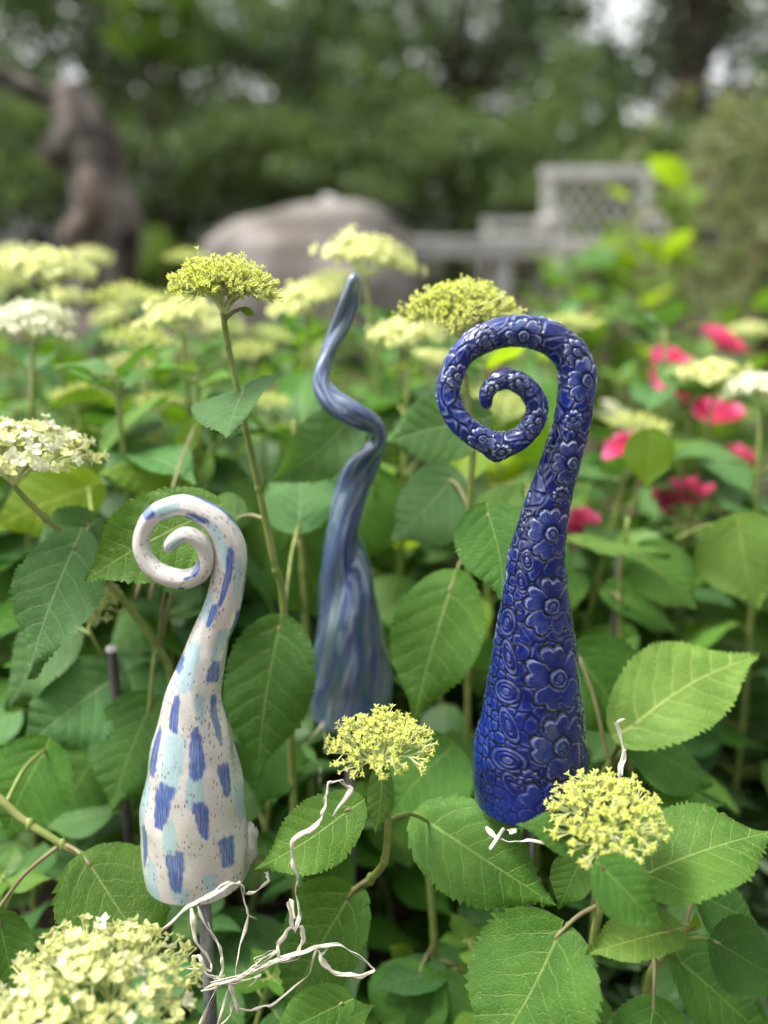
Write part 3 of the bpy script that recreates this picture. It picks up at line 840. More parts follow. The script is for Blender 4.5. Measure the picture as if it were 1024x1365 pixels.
def floret_head(x, y, Y, wpx, hratio, clusters, per, seed, tilt, n_fl, size, mats, under=0.6):
    def f(root, inv):
        r = np.random.default_rng(seed)
        k = mpp(y, Y); Rd = wpx * k / 2
        ped, buds, tips = corymb(Rd * 0.95, Rd * hratio, clusters, per, seed, bud=0.0022, under=under, star=True)
        h = put('flower_head', ped.mesh('pedicels', M['pedicel']), root, inv @ Matrix.Translation(P(x, y, Y)) @ Matrix.Rotation(tilt[0], 4, 'X') @ Matrix.Rotation(tilt[1], 4, 'Y'))
        b = put('buds', buds.mesh('buds', M['cream'], False), h); b['kind'] = 'stuff'
        ms = [floret_mesh(1.0, seed + j, M[mats[j % len(mats)]]) for j in range(5)]
        idx = r.permutation(len(tips))[:n_fl]
        for j in idx:
            q, d = tips[j]; d = np.array(d) + r.normal(0, 0.45, 3)
            m = Matrix(rot_to(d).tolist()).to_4x4() @ Matrix.Rotation(r.uniform(0, 6.28), 4, 'Z') @ Matrix.Scale(size * r.uniform(0.7, 1.2), 4)
            m.translation = Vector(q) + Vector(d).normalized() * size * 0.35
            put('floret', ms[int(r.integers(5))], h, m)
    return f

# leaf rows: base x, base y, tip x, tip y, width px, distance, tip nearer(-)/farther(+), roll, arch, fold, material, attach point
fg_shoot('hydrangea stem with loose yellow-green bud head in front of the corkscrew sculpture',
    [(508, 1024, .655), (513, 1060, .657), (517, 1094, .66), (513, 1146, .668), (494, 1172, .69), (462, 1200, .72), (440, 1260, .74)],
    [(465, 1079, 338, 1160, 92, .655, -.02, -8, .06, .10, 'leaf', (517, 1094, .66)),
     (572, 1096, 742, 1207, 128, .712, -.055, 12, .06, .10, 'leaf', (517, 1094, .66)),
     (466, 1194, 383, 1347, 132, .685, -.02, 6, .03, .08, 'leaf', (494, 1172, .69)),
     (509, 1028, 500, 1112, 36, .650, -.012, 0, .05, .15, 'leaf_fresh')],
    [fresh_head(508, 1026, .655, 152, 0.92, 72, 7, 1, tilt=(-0.03, -0.03, 0), under=0.62, n1=10, spread=0.0062, bud=0.0025)])
fg_shoot('hydrangea stem with yellow bud head leaning before the cobalt sculpture base',
    [(803, 1120, .604), (801, 1180, .604), (799, 1212, .605), (788, 1290, .61)],
    [(864, 1164, 1036, 1108, 150, .615, .01, -14, .05, .08, 'leaf', (801, 1176, .602)),
     (803, 1156, 881, 1236, 80, .555, -.015, 10, .08, .12, 'leaf', (801, 1172, .602)),
     (744, 1246, 640, 1425, 190, .600, -.04, 4, .05, .07, 'leaf', (799, 1206, .605)),
     (768, 1131, 688, 1098, 56, .590, .005, 10, .07, .12, 'leaf', (801, 1160, .601)),
     (778, 1140, 745, 1212, 58, .640, -.01, -10, .05, .12, 'leaf', (800, 1180, .602))],
    [fresh_head(803, 1118, .603, 160, 0.92, 70, 7, 2, tilt=(0.24, 0.02, 0), under=0.55, n1=10, spread=0.0062, bud=0.0025)])
fg_shoot('leafy hydrangea side shoot below the leaning yellow bud head',
    [(915, 1232, .63), (908, 1250, .632), (880, 1275, .636), (862, 1330, .64)],
    [(893, 1242, 779, 1274, 82, .605, -.03, 12, .08, .12, 'leaf_fresh', (908, 1250, .632)),
     (955, 1256, 1056, 1316, 108, .62, -.02, -6, .06, .1, 'leaf', (908, 1252, .632)),
     (871, 1343, 858, 1470, 108, .60, -.04, 0, .05, .1, 'leaf', (872, 1278, .636)),
     (925, 1238, 928, 1215, 14, .625, 0, 30, .05, .3, 'leaf_lime'),
     (905, 1280, 1020, 1385, 120, .70, -.02, -8, .05, .1, 'leaf', (880, 1275, .636)),
     (930, 1190, 1010, 1230, 90, .69, .0, -8, .05, .1, 'leaf', (912, 1238, .63))])
fg_shoot('tall hydrangea stem with side-on yellow-green head and folded leaf beside the white curl',
    [(297, 416, .80), (304, 460, .805), (320, 535, .81), (345, 650, .82), (368, 760, .825), (379, 822, .83)],
    [(324, 524, 301, 585, 128, .80, -.06, 32, .06, .22, 'leaf_blue'),
     (398, 700, 402, 616, 100, .93, .06, -10, .04, .1, 'leaf_blue', (379, 818, .83)),
     (372, 838, 343, 1036, 122, .815, -.05, 3, .05, .08, 'leaf', (379, 822, .83)),
     (318, 690, 268, 670, 60, .84, .04, 0, .05, .1, 'leaf', (352, 692, .823)),
     (372, 985, 345, 1075, 100, .86, -.02, 10, .05, .1, 'leaf', (379, 900, .83)),
     (322, 412, 342, 422, 12, .80, 0, 0, .1, .1, 'leaf_lime')],
    [fresh_head(298, 412, .80, 142, 0.80, 165, 11, 3, tilt=(-0.06, 0.06, 0), under=0.60, bud=0.0022, n1=10, spread=0.0085)], r0=0.003)
fg_shoot('hydrangea stem with yellow-green head rising behind the cobalt coil',
    [(614, 446, .88), (622, 520, .885), (631, 600, .89), (626, 690, .895)],
    [(651, 686, 672, 802, 122, .80, -.05, 0, .05, .08, 'leaf', (627, 690, .895)),
     (636, 560, 508, 592, 92, .90, .02, -30, .06, .12, 'leaf_blue', (631, 602, .89)),
     (600, 786, 552, 962, 122, .845, -.06, -4, .05, .08, 'leaf', (626, 730, .895)),
     (600, 640, 520, 720, 110, .97, 0, 0, .05, .1, 'leaf_blue'),
     (640, 720, 700, 640, 80, .95, .05, 0, .05, .1, 'leaf')],
    [fresh_head(616, 444, .88, 164, 0.74, 165, 11, 4, tilt=(0.02, 0.12, 0), under=0.72, bud=0.0022, n1=10, spread=0.0085)], r0=0.003)
fg_shoot('hydrangea stem arching left to a wide creamy white head beside the white curl',
    [(18, 648, .80), (60, 690, .81), (108, 728, .82), (160, 795, .835), (212, 866, .85), (232, 930, .86)],
    [(100, 728, 36, 906, 120, .79, -.05, 14, .08, .2, 'leaf_blue', (104, 724, .82)),
     (120, 700, 40, 760, 90, .86, .02, -20, .08, .15, 'leaf_blue', (112, 730, .82)),
     (199, 944, 148, 1082, 126, .83, -.05, 8, .05, .08, 'leaf', (208, 862, .85)),
     (275, 684, 112, 775, 118, .775, -.02, -16, .05, .1, 'leaf', (212, 866, .85)),
     (225, 770, 300, 700, 80, .80, .03, 0, .05, .1, 'leaf', (212, 866, .85)),
     (118, 650, -10, 706, 92, .97, .0, -25, .06, .1, 'leaf_lime', (130, 760, .83)),
     (246, 640, 130, 628, 56, .98, .0, -25, .06, .1, 'leaf_lime', (180, 800, .84)),
     (262, 565, 232, 622, 40, 1.0, .0, 25, .06, .1, 'leaf_lime', (200, 800, .84))],
    [floret_head(18, 640, .80, 222, 0.62, 80, 6, 6, (-0.02, -0.02, 0), 320, 0.0064, ('cream_white', 'cream', 'cream_white'))], r0=0.0033)
fg_shoot('short hydrangea stem with small green unopened head over the dark rod',
    [(118, 838, .86), (140, 880, .865), (175, 925, .87), (200, 965, .875)],
    [(95, 838, 10, 950, 92, .87, -.02, 10, .08, .2, 'leaf_blue', (122, 846, .86)),
     (150, 905, 28, 1000, 120, .85, -.03, -18, .06, .1, 'leaf_blue', (150, 894, .866)),
     (150, 960, 60, 1110, 130, .90, -.03, 0, .05, .08, 'leaf'),
     (205, 1010, 190, 1120, 120, .90, -.02, 0, .05, .1, 'leaf')],
    [fresh_head(122, 826, .86, 78, 0.95, 30, 5, 8, tilt=(0.45, 0, 0), bmat='bud_green', bud=0.0028, n1=6, spread=0.007)], r0=0.0022)
fg_shoot('hydrangea stem carrying the full creamy floret head below the white sculpture',
    [(128, 1352, .53), (132, 1420, .535), (140, 1500, .54)],
    [],
    [floret_head(126, 1378, .53, 282, 0.86, 130, 6, 9, (0.16, 0.05, 0), 300, 0.0053, ('cream', 'cream', 'cream_white'), under=0.72)], r0=0.004)
fg_shoot('green hydrangea stem slanting in, its broad leaf behind the white sculpture foot',
    [(122, 1146, .70), (84, 1126, .705), (40, 1100, .71), (-40, 1062, .72)],
    [(118, 1150, 212, 1292, 160, .685, -.05, -8, .05, .08, 'leaf', (86, 1126, .705)),
     (-20, 1240, -60, 1330, 110, .68, -.02, 0, .05, .1, 'leaf', (80, 1126, .705)),
     (60, 1000, 10, 1120, 120, .80, -.02, 0, .05, .1, 'leaf'),
     (0, 1230, 24, 1330, 70, .66, -.02, 0, .05, .1, 'leaf', (-20, 1075, .715))], r0=0.0036)
fg_shoot('hydrangea stem with a bright upturned leaf to the right of the cobalt sculpture',
    [(826, 985, .80), (812, 1020, .81), (800, 1060, .82)],
    [(845, 966, 1012, 874, 132, .78, .03, 4, .05, .06, 'leaf_fresh', (815, 1010, .805)),
     (838, 985, 952, 1046, 120, .80, 0, -18, .05, .1, 'leaf', (812, 1018, .81)),
     (772, 875, 850, 985, 130, .86, -.02, 6, .05, .1, 'leaf', (812, 1020, .81)),
     (860, 1085, 970, 1075, 70, .76, 0, -30, .05, .1, 'leaf', (803, 1050, .818))])
fg_shoot('leafy hydrangea stem in the shade beneath the corkscrew sculpture',
    [(540, 1010, .80), (560, 1060, .80), (575, 1200, .80), (580, 1290, .80)],
    [(598, 1000, 520, 1090, 130, .80, -.03, 0, .05, .1, 'leaf', (556, 1050, .80)),
     (620, 1030, 560, 1010, 100, .82, 0, 0, .05, .1, 'leaf'),
     (560, 1295, 520, 1400, 110, .77, -.04, 0, .05, .1, 'leaf', (578, 1260, .8)),
     (585, 1310, 610, 1420, 110, .76, -.03, 0, .05, .1, 'leaf', (579, 1280, .8)),
     (612, 1290, 598, 1330, 42, .79, 0, 0, .05, .1, 'leaf_lime', (578, 1280, .8)),
     (545, 1285, 520, 1260, 40, .80, 0, 0, .05, .1, 'leaf_lime', (578, 1280, .8))])
fg_shoot('low hydrangea stem with leaves cut off by the tangle of raffia',
    [(400, 1372, .60), (410, 1400, .605), (420, 1450, .61)],
    [(455, 1338, 360, 1385, 70, .60, -.02, -30, .08, .12, 'leaf', (408, 1395, .605)),
     (440, 1375, 500, 1340, 60, .62, 0, 0, .08, .12, 'leaf', (408, 1395, .605))])
fg_shoot('hydrangea stem with pale side leaves just behind the corkscrew neck',
    [(392, 560, .98), (398, 640, .985), (404, 760, .99)],
    [(466, 560, 358, 646, 84, .96, -.03, -34, .12, .2, 'leaf_blue', (396, 600, .98)),
     (500, 640, 470, 760, 120, 1.05, 0, 0, .05, .1, 'leaf'),
     (395, 720, 440, 830, 120, 1.0, 0, 0, .05, .1, 'leaf'),
     (395, 690, 330, 760, 100, 1.04, 0, 0, .05, .1, 'leaf')])
fg_shoot('hydrangea stem with flat side-lit leaves beyond the cobalt sculpture neck',
    [(838, 690, 1.02), (830, 740, 1.02), (826, 850, 1.03)],
    [(760, 722, 895, 736, 48, .98, 0, -40, .04, .1, 'leaf_fresh', (832, 735, 1.02)),
     (850, 742, 930, 812, 96, 1.0, -.02, -10, .06, .12, 'leaf_fresh', (831, 738, 1.02)),
     (812, 790, 905, 845, 80, 1.05, 0, -20, .06, .12, 'leaf', (828, 800, 1.02)),
     (985, 700, 1010, 812, 122, 1.0, -.03, 6, .05, .1, 'leaf_fresh', (900, 720, 1.06)),
     (868, 580, 862, 650, 66, 1.0, -.01, 0, .05, .15, 'leaf_lime', (842, 690, 1.02))])

# ------------------------------------------------------------------ raffia ties and rods
def raffia(label, strands, Y, group=None):
    p0 = P(*strands[0][0][:2], Y)
    root = empty('raffia_tie', p0); tag(root, label, 'raffia', group)
    r = np.random.default_rng(len(strands) * 7)
    for k, st in enumerate(strands):
        q3 = [(q[0], q[1], q[2] if len(q) > 2 else 0.0) for q in st]
        def ribbon(rows, w):
            fine = []
            for i in range(len(rows) - 1):                     # dried strips kink between their bends
                fine.append(rows[i])
                d = math.dist(rows[i][:2], rows[i + 1][:2])
                for f in ((0.5,) if d < 26 else (0.33, 0.66)):
                    fine.append(tuple(rows[i][c] * (1 - f) + rows[i + 1][c] * f + r.normal(0, (0.9, 0.9, 0.0006)[c]) for c in range(3)))
            fine.append(rows[-1])
            pts = [P(q[0], q[1], Y + q[2] + r.normal(0, 0.001)) for q in fine]
            g = Geo(); wid = [w * r.uniform(0.45, 1.35) for _ in pts]; 
            if len(rows) > 3: wid[0] *= 0.4; wid[-1] *= 0.35
            else: wid = [w * 0.75] * len(pts)
            tube(g, pts, wid, 6, len(pts) * 5, flat=0.2, twist=r.uniform(-7, 7), ref=(0.3, -1, 0.2))
            return g
        g = ribbon(q3, 0.0018 * r.uniform(0.65, 1.2))
        if len(st) > 5:
            ribbon([(x + r.normal(0, 2.2), y + r.normal(0, 2.2), z - .001) for x, y, z in q3[1:]], 0.0006).build('fibre', M['raffia'], root)
        g.build('strand', M['raffia'], root)
    return root
raffia('tangle of cream raffia strands hanging under the white sculpture', [
    [(205, 1244, .0), (220, 1237, -.04), (249, 1210, -.062), (279, 1196, -.064), (308, 1178, -.055), (321, 1177, -.04), (325, 1196, -.03), (330, 1219, -.025), (341, 1226, -.02)],
    [(255, 1211, -.03), (261, 1254, -.03), (281, 1284, -.03), (281, 1294, -.03), (249, 1291, -.03)],
    [(264, 1208, -.03), (273, 1231, -.03), (294, 1262, -.03), (297, 1292, -.03), (286, 1322, -.03), (262, 1375, -.03)],
    [(331, 1221, -.025), (317, 1278, -.025), (314, 1303, -.025), (311, 1332, -.025), (308, 1350, -.025)],
    [(444, 1088, -.03), (468, 1051, -.03), (452, 1041, -.03), (438, 1043, -.03), (434, 1074, -.03), (422, 1100, -.03), (391, 1121, -.03), (390, 1143, -.03), (396, 1164, -.03), (394, 1190, -.03), (399, 1222, -.03), (392, 1240, -.03)],
    [(392, 1240, -.03), (384, 1204, -.032), (388, 1200, -.034), (393, 1224, -.036), (399, 1222, -.036)],
    [(372, 1278, -.03), (371, 1260, -.03), (384, 1239, -.03), (402, 1236, -.03), (405, 1254, -.03), (395, 1272, -.03), (372, 1281, -.03)],
    [(268, 1321, -.03), (314, 1305, -.03), (352, 1287, -.03), (381, 1275, -.03), (422, 1262, -.03), (454, 1260, -.03), (490, 1283, -.03), (499, 1293, -.03), (480, 1302, -.03), (443, 1295, -.03), (426, 1274, -.03), (438, 1263, -.03)],
    [(272, 1318, -.033), (318, 1302, -.034), (350, 1283, -.034), (370, 1268, -.033), (342, 1280, -.033), (340, 1290, -.033), (372, 1282, -.033)],
    [(280, 1310, -.035), (330, 1299, -.036), (383, 1279, -.036), (400, 1268, -.036)],
    [(423, 1262, -.03), (411, 1300, -.03), (362, 1340, -.03), (334, 1347, -.03), (316, 1343, -.03)],
    [(255, 1285, -.03), (257, 1275, -.03), (266, 1274, -.03), (276, 1300, -.03), (302, 1308, -.03), (312, 1330, -.03), (318, 1352, -.03)],
    [(288, 1372, -.03), (306, 1315, -.03), (315, 1332, -.03), (303, 1358, -.03), (284, 1372, -.03)],
    [(424, 1266, -.031), (428, 1280, -.032), (446, 1299, -.031), (470, 1300, -.031), (496, 1297, -.031)],
    [(300, 1300, -.03), (286, 1302, -.03), (290, 1312, -.03), (322, 1308, -.03), (348, 1300, -.03), (330, 1316, -.03)],
    [(353, 1158, .02), (358, 1174, .0), (343, 1187, -.01), (328, 1191, -.025)],
], WHITE_Y - 0.018)
raffia('short cream raffia knot under the foot of the cobalt sculpture', [
    [(648, 1102, -.066), (662, 1117, -.07), (677, 1122, -.072), (706, 1120, -.07), (770, 1132, -.05)],
    [(672, 1104, -.07), (653, 1132, -.074)],
    [(676, 1106, -.07), (681, 1112, -.076), (688, 1108, -.07), (680, 1105, -.072)],
    [(834, 958, -.02), (823, 964, -.02), (831, 1000, -.02), (826, 1036, -.03), (815, 1110, -.04), (836, 1131, -.045), (868, 1117, -.045)],
    [(832, 998, -.021), (829, 1034, -.03)], [(834, 999, -.022), (824, 1034, -.03)],
], BLUE_Y)
raffia('two pale raffia ends tied at the foot of the corkscrew sculpture', [
    [(432, 962, -.05), (423, 975, -.052), (401, 1000, -.05)], [(430, 966, -.052), (434, 984, -.052), (434, 1004, -.05)], [(428, 1022, -.05), (426, 1052, -.05)]], TW_Y)

def rod(x, y, Y, label, cap):
    p = P(x, y, Y); gz = ground_z(p.x, p.y)
    root = empty('plant_stake', (p.x, p.y, gz)); tag(root, label, 'stake')
    g = Geo(); tube(g, [p, (p.x + 0.004, p.y, gz - 0.03)], 0.0048, 10, smooth_path=False); g.build('rod', M['dark_rod'], root)
    if cap:
        g = Geo(); tube(g, [(p.x, p.y, p.z + 0.003), (p.x, p.y, p.z - 0.002)], 0.0056, 14, smooth_path=False); g.build('end_cap', M['cap'], root)
rod(149, 866, 0.84, 'dark metal rod with pale end cap among leaves left of the white sculpture', True)
rod(826, 738, 1.08, 'plain dark metal rod under the leaves right of the cobalt sculpture', False)

# ------------------------------------------------------------------ hydrangea bed behind
def grow(root, base, top, pairs, r, lmats, lsize=(0.09, 0.13), z_from=0.25, tipped=False):
    """stem from base to top (root space) with opposite leaf pairs"""
    base, top = Vector(base), Vector(top)
    g = Geo()
    mid = (base + top) / 2 + Vector((r.normal(0, 0.012), r.normal(0, 0.012), 0))
    tube(g, [base, mid, top], [0.0042, 0.0036, 0.0028], 6, 10)
    ls = []
    az = r.uniform(0, 6.28)
    for k in range(pairs + (2 if tipped else 0)):
        f = z_from + (0.93 - z_from) * (k + 0.5) / pairs if k < pairs else 0.985 + 0.015 * (k - pairs)
        tip = k >= pairs
        c = base * (1 - f) ** 2 + mid * 2 * f * (1 - f) + top * f * f
        az += math.pi / 2 + r.normal(0, 0.25)
        for sd in (0, math.pi):
            a = az + sd + r.normal(0, 0.2)
            out = Vector((math.cos(a), math.sin(a), 0))
            pl = r.uniform(0.03, 0.06) * (1.1 - 0.45 * f) * (0.3 if tip else 1)
            e = c + out * pl + Vector((0, 0, pl * 0.45))
            tube(g, [c, (c + e) / 2 + Vector((0, 0, 0.004)), e + out * 0.004], [0.0018, 0.0015, 0.0012], 5, 6, cap=False)
            pit = r.uniform(-0.75, -0.05) + (0.75 if tip else 0)
            y = Vector((math.cos(a) * math.cos(pit), math.sin(a) * math.cos(pit), math.sin(pit)))
            x = y.cross(Vector((0, 0, 1))).normalized(); z = x.cross(y)
            m = (Matrix.Rotation(r.normal(0, 0.3), 3, y) @ Matrix((x, y, z)).transposed()).to_4x4()
            m = m @ Matrix.Scale(r.uniform(*lsize) * (1.12 - 0.35 * f) * (0.55 if tip else 1), 4); m.translation = e
            ls.append((m, LEAVES[lmats[int(r.integers(len(lmats)))]][int(r.integers(4))]))
    st = bpy.data.objects.new('stem', g.mesh('stem', M['stem'])); col.objects.link(st); st.parent = root
    for m, me in ls: put('leaf', me, root, m)

def whereabouts(x, y):
    px = 512 + FPX * x / y
    for lim, w in ((120, 'before the driftwood'), (230, 'behind the white curl'), (330, 'in front of the boulder'), (420, 'between white curl and corkscrew'), (520, 'behind the corkscrew'), (600, 'between corkscrew and cobalt coil'), (700, 'behind the cobalt coil'), (830, 'behind the cobalt neck')):
        if px < lim: break
    else: w = 'by the pink roses'
    d = 'close up' if y < 1.18 else 'midway back' if y < 1.6 else 'well back' if y < 2.3 else 'at the far edge'
    return d + ' ' + w
LAB = {'bud': 'hydrangea stem with lime yellow flower head, ', 'cream': 'hydrangea stem with creamy yellow flower head, ', 'cream_white': 'hydrangea stem with ivory white flower head, '}
GRP = {'bud': 'lime headed hydrangeas behind', 'cream': 'creamy headed hydrangeas behind', 'cream_white': 'ivory headed hydrangeas behind'}
def head_shoot(x, y, wpx, Y, hi, label=None):
    """a stem whose head shows at this pixel, as wide as in the photo"""
    r = np.random.default_rng(int(x * 7 + y))
    top = P(x, y, Y); sc = wpx * mpp(y, Y) / 2 / (0.056, 0.050, 0.060, 0.058, 0.045, 0.055)[hi]
    sc = min(max(sc * 0.92, 0.7), 1.4)
    bx, by = top.x + r.normal(0, 0.04), top.y + abs(r.normal(0, 0.04))
    b = Vector((bx, by, ground_z(bx, by)))
    root = empty('hydrangea_stem', b)
    k = HEADS[hi][2]; tag(root, label or LAB[k] + whereabouts(top.x, top.y), 'hydrangea', GRP[k])
    t = top - b; t.z -= 0.022 * sc
    grow(root, (0, 0, -0.02), t, 7, r, ('leaf', 'leaf_blue', 'leaf_fresh'), lsize=(0.10, 0.145), z_from=0.25)
    place_head(root, hi, t, (r.normal(0, 0.12), r.normal(0, 0.12), r.uniform(0, 6)), sc)
for a in [(62, 362, 125, 1.25, 5), (42, 432, 118, 1.08, 3), (0, 378, 90, 1.5, 0), (170, 396, 110, 1.35, 0), (185, 448, 100, 1.15, 4), (243, 424, 108, 1.1, 5), (250, 343, 66, 1.95, 0), (166, 494, 72, 1.3, 5), (106, 528, 78, 1.15, 0),
          (352, 532, 74, 1.2, 4), (487, 345, 128, 1.25, 5), (412, 402, 108, 1.3, 5), (335, 466, 64, 1.5, 0), (362, 446, 58, 1.7, 0), (545, 444, 110, 1.15, 2), (762, 430, 84, 1.35, 0), (848, 566, 100, 1.15, 0), (956, 500, 112, 1.25, 2), (1016, 522, 90, 1.1, 3),
          (110, 578, 56, 1.1, 4), (212, 532, 40, 1.15, 4), (670, 540, 120, 1.35, 0), (800, 552, 60, 1.5, 3), (20, 342, 60, 2.2, 5), (120, 345, 60, 2.3, 5), (440, 372, 70, 2.0, 0), (690, 665, 60, 1.3, 5), (230, 398, 60, 1.8, 0), (300, 440, 60, 2.2, 5), (585, 470, 70, 1.6, 5),
          (700, 440, 60, 2.2, 0), (640, 470, 56, 2.0, 2), (85, 400, 60, 2.0, 5), (10, 470, 70, 1.6, 0), (420, 470, 50, 2.3, 0), (150, 420, 60, 2.4, 2), (1000, 440, 55, 2.2, 2)]:
    head_shoot(*a)

# leafy stems without a flower: a few grown plants, copied through the bed
protos = []
for k in range(7):
    r = np.random.default_rng(300 + k)
    root = empty('hydrangea_stem', (0, 0, 0))
    grow(root, (0, 0, -0.02), (r.normal(0, 0.05), r.normal(0, 0.05), 0.62), 6, r, [('leaf', 'leaf_blue'), ('leaf_blue',), ('leaf', 'leaf_blue', 'leaf_fresh'), ('leaf', 'leaf_blue', 'leaf_lime'), ('leaf',), ('leaf', 'leaf_blue'), ('leaf_blue', 'leaf_fresh')][k], lsize=(0.10, 0.15), z_from=0.15, tipped=True)
    tag(root, 'leafy hydrangea stem without a flower in the bed behind the sculptures', 'hydrangea', 'flowerless hydrangea stems in the bed')
    protos.append(root)
used = set()
TONE = ('green', 'blue-green', 'fresh green', 'lime-tinged', 'deep green', 'mid green', 'pale green')
def leafy(x, y, h, k, rz, low=False):
    o = protos[k] if k not in used else copy_tree(protos[k])
    used.add(k)
    o['label'] = ('low shaded ' if low else '') + TONE[k] + ' leafy flowerless hydrangea stem ' + whereabouts(x, y)
    o.location = (x, y, ground_z(x, y)); o.rotation_euler = (0, 0, rz); o.scale = (h / 0.62 * 0.35 + 0.65,) * 2 + (h / 0.62,)
r = np.random.default_rng(77)
cnt = 0
yy = 1.06
while yy < 3.6:
    half = 0.46 * yy + 0.28
    sp = 0.105 + 0.055 * yy
    xx = -half + r.uniform(0, sp)
    while xx < half:
        x, y = xx + r.normal(0, 0.03), yy + r.normal(0, 0.03)
        xx += sp
        right = (x / y) > 0.27
        if y < 1.22 and -0.16 < x < 0.06: continue                # clear of the corkscrew piece
        if y > 1.25 and (x / y) > 0.10 and y > 1.9: continue      # the bed ends before the chair on that side
        if right and y < 1.35 and (x / y) < 0.6 and r.uniform() < 0.40: continue
        if right and y > 1.45: continue
        topy = r.uniform(470, 640) if y < 1.3 else r.uniform(425, 520)   # how high the leaves reach in the photo
        h = P(512, topy, y).z - ground_z(x, y)
        leafy(x, y, max(0.22, h), int(r.integers(7)), r.uniform(0, 6.28)); cnt += 1
    yy += sp * 0.9
# low shaded stems under and between the sculptures
for (x, y, h) in [(-0.30, .86, .34), (-0.18, .90, .36), (-0.07, .84, .26), (0.02, .99, .30), (0.13, .93, .28), (0.19, .92, .34), (0.27, .84, .22), (-0.36, .80, .28), (-0.25, .78, .22), (0.06, .78, .2), (0.16, .76, .18), (-0.12, .76, .2), (0.33, .76, .17), (-.42, .93, .42), (-.31, .98, .46), (-0.01, 1.0, .42), (.13, 1.02, .44), (.27, 1.0, .36),
                  (-.05, .70, .14), (.02, .68, .12), (-.2, .70, .13), (.22, .70, .13), (.1, .68, .12), (-.34, .68, .14)]:
    leafy(x, y, h, int(r.integers(7)), r.uniform(0, 6.28), True)
for (x, y, h) in [(.44, 1.18, .28), (.58, 1.22, .36), (.36, 1.12, .30)]:
    leafy(x, y, h, int(r.integers(7)), r.uniform(0, 6.28))

# ------------------------------------------------------------------ ground cover, stuff nobody could count
def scatter_leaves(g, centres, L, W, r, up=0.6, droop=0.2):
    n = len(centres)
    d = r.normal(0, 1, (n, 3)); d[:, 2] = d[:, 2] * 0.5 - droop; d /= np.linalg.norm(d, axis=1)[:, None]
    nn = r.normal(0, 1, (n, 3)); nn[:, 2] += up * 2.2
    x = np.cross(d, nn); x /= np.linalg.norm(x, axis=1)[:, None] + 1e-9
    nz = np.cross(x, d)
    s = r.uniform(0.65, 1.25, (n, 1))
    c = np.asarray(centres)
    v0 = c; v1 = c + d * L * s * .45 + x * W * s * .5 + nz * W * s * .12; v2 = c + d * L * s - nz * L * s * 0.1; v3 = c + d * L * s * .45 - x * W * s * .5 + nz * W * s * .12
    V = np.stack([v0, v1, v2, v3], 1).reshape(-1, 3)
    i = np.arange(n)[:, None] * 4
    T = np.concatenate([i + [[0, 1, 2]], i + [[0, 2, 3]]])
    g.add(V, T=T)
r = np.random.default_rng(5)
n = 9000
cx = r.uniform(0.22, 0.95, n); cy = r.uniform(0.75, 1.9, n)
cz = np.array([ground_z(a, b) for a, b in zip(cx, cy)]) + r.uniform(0.0, 0.15, n) + 0.06 * np.sin(cx * 21) * np.cos(cy * 17)
g = Geo(); scatter_leaves(g, np.stack([cx, cy, cz], 1), 0.036, 0.017, r, 0.8, 0.0)
tag(g.build('ground_cover', M['cover_leaf']), 'low small-leaved ground cover on the mulch right of the bed', 'ground cover', kind='stuff')

# ------------------------------------------------------------------ pink roses
def petal_mesh():
    t = np.linspace(0, 1, 7)[:, None]; u = np.linspace(-1, 1, 7)[None]
    w = 0.25 + 0.85 * np.sin(np.pi * np.clip(t * 0.72 + 0.05, 0, 1))
    X = u * w * 0.5; Yy = t - 0.12 * u * u * t; Z = 0.45 * t ** 1.6 + 0.25 * u * u * w + 0.05 * np.sin(u * 5 + t * 4) * t
    return Geo().add(np.stack([X + 0 * t, Yy, Z + 0 * u], -1).reshape(-1, 3), grid_quads(7, 7, False)).mesh('petal', M['pink'])
PETAL = petal_mesh()
ROSE_LEAF = leaf_geo(1, 0.6, 16, 7, 8, 0.05, 0.05, 0.1, 0.02, 0.005, 0.03, seed=2).mesh('rose_leaf', M['leaf_fresh_far'])
def rose_bush(label, flowers, base):
    root = empty('rose_bush', (base[0], base[1], ground_z(*base))); tag(root, label, 'rose bush', 'pink roses')
    rr = np.random.default_rng(int(abs(base[0]) * 1000))
    b = Vector(root.location)
    for (x, y, w, Y) in flowers:
        c = P(x, y, Y) - b; s = w * mpp(y, Y) / 2 * 1.05
        g = Geo(); st = Vector((rr.normal(0, .04), rr.normal(0, .04), -0.02))
        tube(g, [st, (st + c) / 2 + Vector((rr.normal(0, .03), rr.normal(0, .03), 0)), c], [0.004, 0.003, 0.002], 6, 12)
        put('cane', g.mesh('cane', M['stem']), root)
        for k in range(14):
            f = rr.uniform(0.25, 0.95); p = st.lerp(c, f)
            a = rr.uniform(0, 6.28); m = Matrix.Rotation(a, 4, 'Z') @ Matrix.Rotation(rr.uniform(-0.7, 0.4), 4, 'X') @ Matrix.Scale(rr.uniform(0.03, 0.055), 4); m.translation = p
            put('leaf', ROSE_LEAF, root, m)
        g = Geo(); V, T = bud_shape(s * 0.3, True); g.add(V, T=T)
        fl = put('flower', g.mesh('flower_centre', M['pink']), root, Matrix.Translation(c) @ Matrix.Rotation(rr.uniform(-.5, .9), 4, 'X') @ Matrix.Rotation(rr.uniform(-.6, .6), 4, 'Y'))
        for k in range(13):
            lay = k // 5
            m = Matrix.Rotation(k * 2.4 + rr.normal(0, .15), 4, 'Z') @ Matrix.Rotation((-0.1, 0.35, 0.85)[lay] + rr.normal(0, .2), 4, 'X') @ Matrix.Scale(s * (1.0, 0.8, 0.55)[lay], 4)
            put('petal', PETAL, fl, m)
